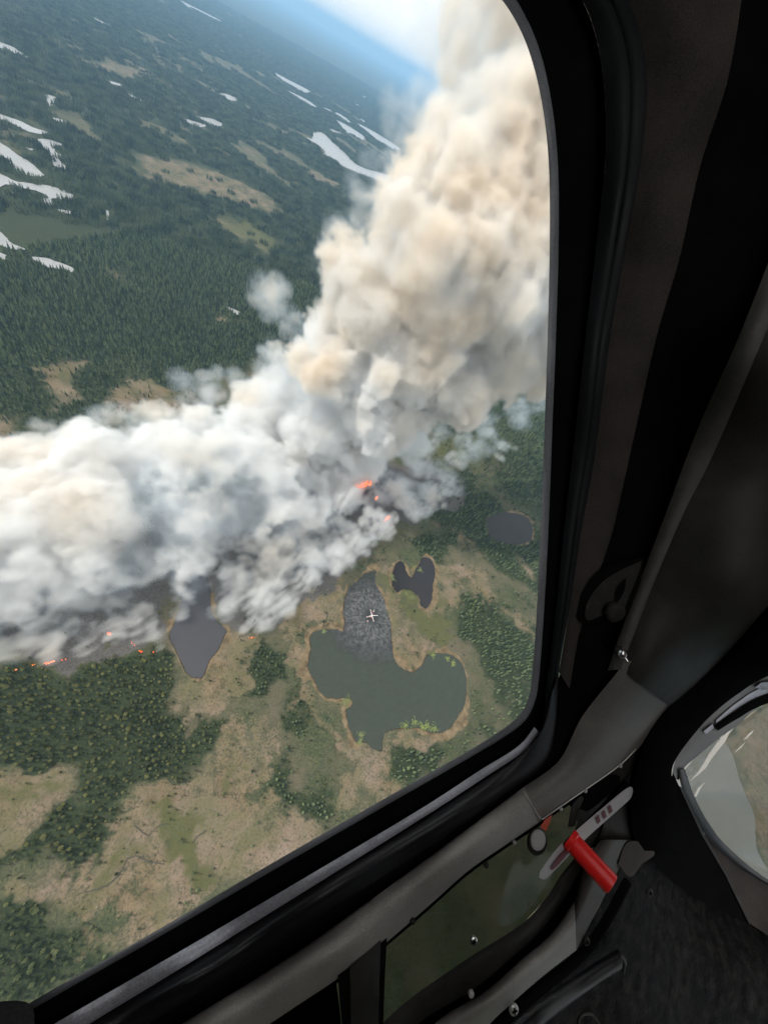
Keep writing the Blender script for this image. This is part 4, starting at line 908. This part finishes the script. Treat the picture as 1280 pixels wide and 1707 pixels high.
    for k in range(3):
        f = math_(ng, 'DIVIDE', math_(ng, 'SUBTRACT', sx.outputs[k], float(lo[k])), VX)
        fi = ng.nodes.new('FunctionNodeFloatToInt'); fi.rounding_mode = 'ROUND'; ng.links.new(f, fi.inputs[0]); idx.append(fi.outputs[0])
    ix = mi('ADD', mi('MULTIPLY', mi('ADD', mi('MULTIPLY', idx[0], int(n[1])), idx[1]), int(n[2])), idx[2])
    na = ng.nodes.new('GeometryNodeInputNamedAttribute'); na.data_type = 'FLOAT'; na.inputs['Name'].default_value = 'amount'
    si = ng.nodes.new('GeometryNodeSampleIndex'); si.data_type = 'FLOAT'; si.domain = 'POINT'; si.clamp = True
    ng.links.new(oi.outputs['Geometry'], si.inputs['Geometry']); ng.links.new(na.outputs['Attribute'], si.inputs['Value']); ng.links.new(ix, si.inputs['Index'])
    ng.links.new(si.outputs[0], vc.inputs['Density'])
    sm = ng.nodes.new('GeometryNodeSetMaterial'); ng.links.new(vc.outputs[0], sm.inputs['Geometry']); sm.inputs['Material'].default_value = M_smoke
    ng.links.new(sm.outputs[0], go.inputs[0])
    md = o.modifiers.new('fill', 'NODES'); md.node_group = ng; hull.materials.append(M_smoke)
    tag(o, ('dense white smoke bank rolling low over the burning woods' if nm == 'low' else 'huge cream and tan smoke column towering over the burning woods'), 'smoke', kind='stuff')
SIG = 0.17; EDGE = 6.0; HALO = 0.07; SOFT_HI = 0.15; SOFT_LO = 0.75
M_smoke = bpy.data.materials.new('smoke'); M_smoke.use_nodes = True; nt = M_smoke.node_tree; nt.nodes.clear()
o_ = nt.nodes.new('ShaderNodeOutputMaterial'); v_ = nt.nodes.new('ShaderNodeVolumePrincipled')
v_.inputs['Density Attribute'].default_value = ''
at_ = nt.nodes.new('ShaderNodeAttribute'); at_.attribute_name = 'density'
nt.links.new(math_(nt, 'MULTIPLY', at_.outputs['Fac'], SIG), v_.inputs['Density'])
ge_ = nt.nodes.new('ShaderNodeNewGeometry'); sp_ = nt.nodes.new('ShaderNodeSeparateXYZ'); nt.links.new(ge_.outputs['Position'], sp_.inputs[0])
tn_ = noise(nt, ge_.outputs['Position'], 0.013, 1)
hi_ = math_(nt, 'MULTIPLY', math_(nt,'DIVIDE', math_(nt,'SUBTRACT', sp_.outputs[2], 50.0), 170.0, clamp=True), 0.50)
tan_ = ramp(nt, math_(nt, 'ADD', hi_, math_(nt,'MULTIPLY', math_(nt,'SUBTRACT', tn_, 0.5), 2.2)), [(0.05,0.0),(0.85,1.0)])
thick_ = mixc(nt, tan_, (0.968,0.966,0.960), (0.962,0.890,0.795))
col_ = mixc(nt, ramp(nt, at_.outputs['Fac'], [(0.01,0.0),(0.16,1.0)]), (0.74,0.87,1.0), thick_)
nt.links.new(col_, v_.inputs['Color']); v_.inputs['Anisotropy'].default_value = 0.0
nt.links.new(v_.outputs[0], o_.inputs['Volume'])
try: M_smoke.cycles.volume_interpolation = 'LINEAR'
except Exception as e: print(e)
build_smoke()
# ================================================================== HELICOPTER OVER THE LAKE, FLAMES, POND WEED, CHANNELS
M_hw = mat('white_rotor_paint', (0.80,0.78,0.76), 0.4); M_hr = mat('red_helicopter_paint', (0.45,0.03,0.02), 0.35); M_hd = mat('dark_glass', (0.02,0.02,0.025), 0.15)
def sect(name, rings, m, parent, seg=16, offs=(0,0,0)):
    """body skinned through elliptic sections (x, half width, z centre, half height)"""
    bm = bmesh.new(); R = [[bm.verts.new((x+offs[0], w*math.cos(2*math.pi*k/seg)+offs[1], z+h*math.sin(2*math.pi*k/seg)+offs[2])) for k in range(seg)] for x, w, z, h in rings]
    for a, b_ in zip(R, R[1:]):
        for k in range(seg): bm.faces.new((a[k],a[(k+1)%seg],b_[(k+1)%seg],b_[k]))
    bm.faces.new(R[0]); bm.faces.new(R[-1]); bmesh.ops.recalc_face_normals(bm, faces=bm.faces)
    return obj_bm(name, bm, m, parent, smooth=True)
def bar(name, a, b_, r, m, parent, seg=8, r2=None, flat=1.0):
    a = Vector(a); b_ = Vector(b_); ax = b_-a; q = ax.to_track_quat('Z','Y').to_matrix().to_4x4(); bm = bmesh.new()
    R = [[bm.verts.new((rr_*math.cos(2*math.pi*k/seg), rr_*flat*math.sin(2*math.pi*k/seg), z)) for k in range(seg)] for z, rr_ in ((0,r),(ax.length,r2 or r))]
    for k in range(seg): bm.faces.new((R[0][k],R[0][(k+1)%seg],R[1][(k+1)%seg],R[1][k]))
    bm.faces.new(R[0]); bm.faces.new(R[1]); bmesh.ops.recalc_face_normals(bm, faces=bm.faces); bm.transform(Matrix.Translation(a) @ q)
    return obj_bm(name, bm, m, parent, smooth=False)
def heli():
    HZ = 16.0
    cx_, cy_ = [float(v) for v in gnd(620, 1026, HZ+2.5)]
    h = empty('helicopter', (cx_, cy_, HZ)); tag(h, 'small helicopter with white rotor blades hovering over the lake', 'helicopter')
    a1 = np.array(gnd(628, 1019, HZ+2.5)) - np.array([cx_,cy_])      # heading of one blade pair
    tl = np.array(gnd(624, 1016, HZ+1.5)) - np.array([cx_,cy_])
    h.rotation_euler = (0,0,math.atan2(-tl[1], -tl[0]))
    sect('fuselage', [(-2.6,.25,.5,.3),(-1.6,.75,.3,.75),(-0.4,1.05,0,1.05),(1.0,1.1,0,1.1),(2.2,.95,-.1,.95),(3.1,.6,-.3,.6),(3.5,.2,-.4,.25)], M_hr, h)
    sect('windscreen', [(2.0,.86,.12,.80),(2.6,.78,.05,.74),(3.2,.52,-.1,.50),(3.5,.2,-.25,.2)], M_hd, h)
    sect('tail_boom', [(-2.2,.32,.55,.32),(-5,.22,.7,.22),(-8,.13,.85,.14)], M_hr, h, 12)
    sect('engine_cowling', [(-1.8,.35,1.15,.25),(-.6,.55,1.2,.42),(.9,.5,1.15,.40),(1.5,.2,1.05,.2)], M_hw, h, 12)
    bar('tail_fin', (-7.7,0,.2), (-8.3,0,2.2), .35, M_hw, h, 6, .2, .25); bar('stabiliser', (-6.4,-1.2,.75), (-6.4,1.2,.75), .28, M_hw, h, 6, .28, .2)
    tr = bar('tail_rotor', (-8.2,.3,.9), (-8.2,.3,3.0), .09, M_hw, h, 6); 
    for s in (-1,1):
        bar('skid', (-1.8,s*1.15,-1.75), (2.4,s*1.15,-1.75), .06, M_hd, h)
        for x in (-1.0,1.4): bar('skid_leg', (x,s*.6,-.7), (x,s*1.15,-1.75), .05, M_hd, h)
    bar('mast', (0,0,1.2), (0,0,2.5), .16, M_hd, h)
    bar('rotor_hub', (0,0,2.4), (0,0,2.62), .62, M_hw, h, 12)
    bl = []
    for (px, py) in ((611.5,1028.6),(629,1025.8),(617.8,1017.6),(623.0,1036.5)):
        v = np.array(gnd(px, py, HZ+2.5)) - np.array([cx_,cy_]); bl.append(math.atan2(v[1], v[0]) - h.rotation_euler.z)
    for a in bl:
        bm = bmesh.new(); w = bmesh.ops.create_cube(bm, size=1.0)['verts']
        for v in w: v.co = Vector((v.co.x*6.6+3.9, v.co.y*0.72, v.co.z*.07))
        bmesh.ops.bevel(bm, geom=bm.edges[:], offset=.02, segments=1)
        bm.transform(Matrix.Translation((0,0,2.5)) @ Matrix.Rotation(a,4,'Z')); b_ = obj_bm('rotor_blade', bm, M_hw, h)
        bm = bmesh.new(); w = bmesh.ops.create_cube(bm, size=1.0)['verts']
        for v in w: v.co = Vector((v.co.x*0.8+5.2, v.co.y*0.76, v.co.z*.085))
        bm.transform(Matrix.Translation((0,0,2.5)) @ Matrix.Rotation(a,4,'Z')); obj_bm('painted_band', bm, M_hr, b_)
    # bucket hanging below on its line
    bk = empty('water_bucket', (cx_, cy_, 1.0)); tag(bk, 'water bucket hanging on a line under the hovering helicopter', 'bucket')
    sect('bucket', [(-.01,.9,.6,.9),(.01,.9,.6,.9)], mat('pale_bucket', (0.5,0.38,0.33), 0.6), bk)
    bk.children[0].data.transform(Matrix.Rotation(math.pi/2,4,'Y')); 
    bk.children[0].data.transform(Matrix.Diagonal((1,1,70,1)))
    bar('line', (0,0,0.9), (0,0,HZ-2.0), .04, M_hd, bk)
heli()
# ---- flames along the fire front
M_fl = bpy.data.materials.new('flame'); M_fl.use_nodes = True; nt = M_fl.node_tree; b = bsdf(M_fl); g = nt.nodes.new('ShaderNodeNewGeometry')
fc = ramp(nt, noise(nt, g.outputs['Position'], 0.7, 3), [(0.38,(1.0,0.06,0.01)),(0.52,(1.0,0.17,0.03)),(0.66,(1.0,0.45,0.14))])
nt.links.new(fc, b.inputs['Emission Color']); b.inputs['Emission Strength'].default_value = 1.9; b.inputs['Base Color'].default_value = (0.2,0.04,0.01,1)
def flames(name, px, py, h0, n, spread, hgt, label, dirn=(1,0), cat='flames'):
    x, y = [float(v) for v in gnd(px, py, h0)]; r_ = random.Random(int(px*7+py)); bm = bmesh.new()
    dx, dy = dirn; L = math.hypot(dx,dy); dx /= L; dy /= L
    for i in range(n):
        t = r_.gauss(0,1)*spread; s = r_.gauss(0,1)*spread*0.25; ox, oy = dx*t-dy*s, dy*t+dx*s
        hh = hgt*r_.uniform(.4,1.2); w = hh*r_.uniform(.16,.3); seg = 6; prev = None; lx, ly = r_.uniform(-.2,.3)*hh, r_.uniform(-.1,.35)*hh
        for k, (z, q) in enumerate(((0,.6),(.25,1),(.55,.7),(.8,.35),(1,.02))):
            ring = [bm.verts.new((ox+lx*z*z+w*q*math.cos(2*math.pi*j/seg)*r_.uniform(.7,1.3), oy+ly*z*z+w*q*math.sin(2*math.pi*j/seg)*r_.uniform(.7,1.3), z*hh)) for j in range(seg)]
            if prev:
                for j in range(seg): bm.faces.new((prev[j],prev[(j+1)%seg],ring[(j+1)%seg],ring[j]))
            prev = ring
    o = obj_bm(name, bm, M_fl, smooth=True); o.location = (x,y,h0 if h0 else 0.0); tag(o, label, cat, 'flames along the fire front'); return o
d1 = tuple(np.array(gnd(120,1095))-np.array(gnd(60,1110)))
for a in ((27,1117,0,4,1.2,1.8,'leftmost tiny orange flame at the foot of the smoke beside the spruces',d1),
 (60,1108,0,3,1.0,1.7,'small orange flame left of the brightest flame on the near fire edge',d1),
 (86,1104,0,11,1.9,3.0,'brightest row of orange flames where the smoke meets the spruce stand',d1),
 (108,1100,0,4,1.0,1.9,'short orange flame just right of the brightest row by the spruces',d1),
 (183,1058,0,6,1.0,3.2,'single upright orange flame inside the edge of the dark spruces',d1),
 (221,1073,0,4,1.2,2.0,'upper end of the curving flame line left of the grey lake',tuple(np.array(gnd(240,1090))-np.array(gnd(220,1070)))),
 (236,1086,0,6,1.4,2.4,'lower end of the curving flame line left of the grey lake',tuple(np.array(gnd(250,1089))-np.array(gnd(230,1083)))),
 (256,1087,0,3,1.0,1.8,'small flame nearest the left shore of the grey lake',d1),
 (419,1063,0,5,1.2,2.2,'orange flame at the tip of the white smoke streak on tan bog',d1)):
    flames('flame', a[0], a[1], a[2], a[3], a[4], a[5], a[6], a[7])
for a in ((601,812,20,20,6.0,10,'largest red fire burning through a gap in the thick smoke',(1,1.6)),(626,832,14,7,2.5,6,'narrow red flame below the largest fire in the smoke',(0.2,1)),
 (569,795,24,4,1.6,4,'tiny red flame left of the largest fire in the smoke',(1,0)),(645,866,6,9,3.5,6,'faint red flames at the smoke edge above the dark pool',(0.3,1)),
 (20,733,6,5,3.0,4,'faint red flame at the far left edge of the smoke',(1,0.3)),(55,776,12,5,3.0,4,'dim red glow of flame seen through smoke near the left edge',(1,0.3))):
    flames('flame', *a)
# ---- water lilies and shore weed
M_lil = mat('lily_pads', (0.15,0.185,0.035), 0.7); M_lil2 = mat('pale_green_weed', (0.13,0.15,0.045), 0.8)
def weed(name, spots, m, label, z=0.03):
    bm = bmesh.new(); r_ = random.Random(len(spots)*3+1)
    for px, py, rp in spots:
        x, y = [float(v) for v in gnd(px,py)]; R = rp*0.95
        for _ in range(int(44+rp*12)):
            a = r_.uniform(0,6.28); q = R*r_.random()**0.8*(1+0.5*math.sin(3*a+px)); s = r_.uniform(.2,.6); cx_, cy_ = x+q*math.cos(a), y+q*math.sin(a); zz_ = z+r_.uniform(0,.05); ph = r_.uniform(0,6)
            bm.faces.new([bm.verts.new((cx_+s*math.cos(ph+2*math.pi*k/7)*r_.uniform(.7,1.1), cy_+s*math.sin(ph+2*math.pi*k/7)*r_.uniform(.7,1.1), zz_)) for k in range(7)])
    o = obj_bm(name, bm, m); tag(o, label, 'water plants', kind='stuff'); return o
weed('water_lilies', [(676,1209,5),(692,1205,5.5),(704,1212,4),(712,1211,5),(724,1214,5),(721,1092,4.5),(746,1098,3.5),(756,1104,3),(755,1108,2.5)], M_lil, 'bright yellow green lily pads floating along the lake shore')
weed('shore_weed', [(574,1172,5),(580,1167,4),(602,1225,4),(655,965,4),(653,960,3),(690,945,5),(700,950,4),(677,990,5),(687,995,4),(600,1238,3),(540,1052,3)], M_lil2, 'olive weed beds in the shallows of the small pools')
# ---- narrow dark channels through the peat
M_ch = mat('peat_channel', (0.050,0.046,0.028), 0.7)
def channel(pts, w):
    C = crv(pts, len(pts)*9); x, y = gnd(C[:,0], C[:,1]); x = x+fbm(x,y,6,3,5)*1.6; y = y+fbm(x,y,6,3,9)*1.6
    t = np.gradient(np.stack([x,y],1),axis=0); t /= np.linalg.norm(t,axis=1)[:,None]; ww = w*0.6*(0.5+0.9*np.abs(fbm(x,y,5,2,3)))
    A = np.stack([x-t[:,1]*ww, y+t[:,0]*ww, np.full(len(x),0.55)],1); B = np.stack([x+t[:,1]*ww, y-t[:,0]*ww, np.full(len(x),0.55)],1); V = np.vstack([A,B]); n = len(x); j = np.arange(n-1)
    o = mesh_np('stream', V, np.stack([j,n+j,n+j+1,j+1],1), [M_ch]); tag(o, kind='structure')
for p, w in (([(480,1043),(500,1047),(515,1055)],.7),([(541,1018),(545,1030),(538,1045),(548,1040)],1.1),([(560,1042),(575,1050)],.6),([(600,938),(612,950),(628,955),(650,962)],.8),([(590,1285),(592,1275),(600,1262)],.5),
 ([(205,1447),(195,1462),(170,1480),(140,1485)],.8),([(205,1447),(215,1430),(240,1430),(248,1437),(275,1438)],.8),([(735,960),(760,955)],.6),([(225,1375),(245,1392),(262,1378),(280,1375)],.7),([(320,1405),(332,1392),(345,1385)],.7)):
    channel(p, w)
# ---- bare dead trunks at the burning edge
def snag(px, py, h, lean, label):
    x, y = [float(v) for v in gnd(px, py)]; bm = bmesh.new(); r_ = random.Random(int(px+py)); seg = 6
    lx, ly = lean; prev = None
    for k in range(6):
        t = k/5; q = 0.22*(1-t)+0.04; ring = [bm.verts.new((lx*t*h+q*math.cos(2*math.pi*j/seg), ly*t*h+q*math.sin(2*math.pi*j/seg), t*h-0.3)) for j in range(seg)]
        if prev:
            for j in range(seg): bm.faces.new((prev[j],prev[(j+1)%seg],ring[(j+1)%seg],ring[j]))
        prev = ring
    for i in range(9):
        t = r_.uniform(.3,.95); a = r_.uniform(0,6.28); L = (1.1-t)*2.4; b0 = Vector((lx*t*h, ly*t*h, t*h-.3)); b1 = b0+Vector((L*math.cos(a), L*math.sin(a), L*.35)); s = Vector((0,0,.07)); q = Vector((-math.sin(a)*.07, math.cos(a)*.07, 0))
        v = [bm.verts.new(b0+s), bm.verts.new(b0+q), bm.verts.new(b0-s), bm.verts.new(b1)]; bm.faces.new((v[0],v[1],v[3])); bm.faces.new((v[1],v[2],v[3])); bm.faces.new((v[2],v[0],v[3]))
    o = obj_bm('dead_tree', bm, M_snag); o.location = (x,y,0); tag(o, label, 'dead tree', 'bare dead trees at the smoke edge')
for i, (px, py, h) in enumerate(((541,1012,9),(536,1005,8),(580,942,9),(586,948,8),(528,985,8),(533,978,9),(545,985,8),(506,1030,8),(509,1022,7))):
    snag(px, py, h, (0.12*math.sin(i*2.1), 0.1*math.cos(i*1.7)), 'thin bare grey dead tree beside the white smoke above the lakes')
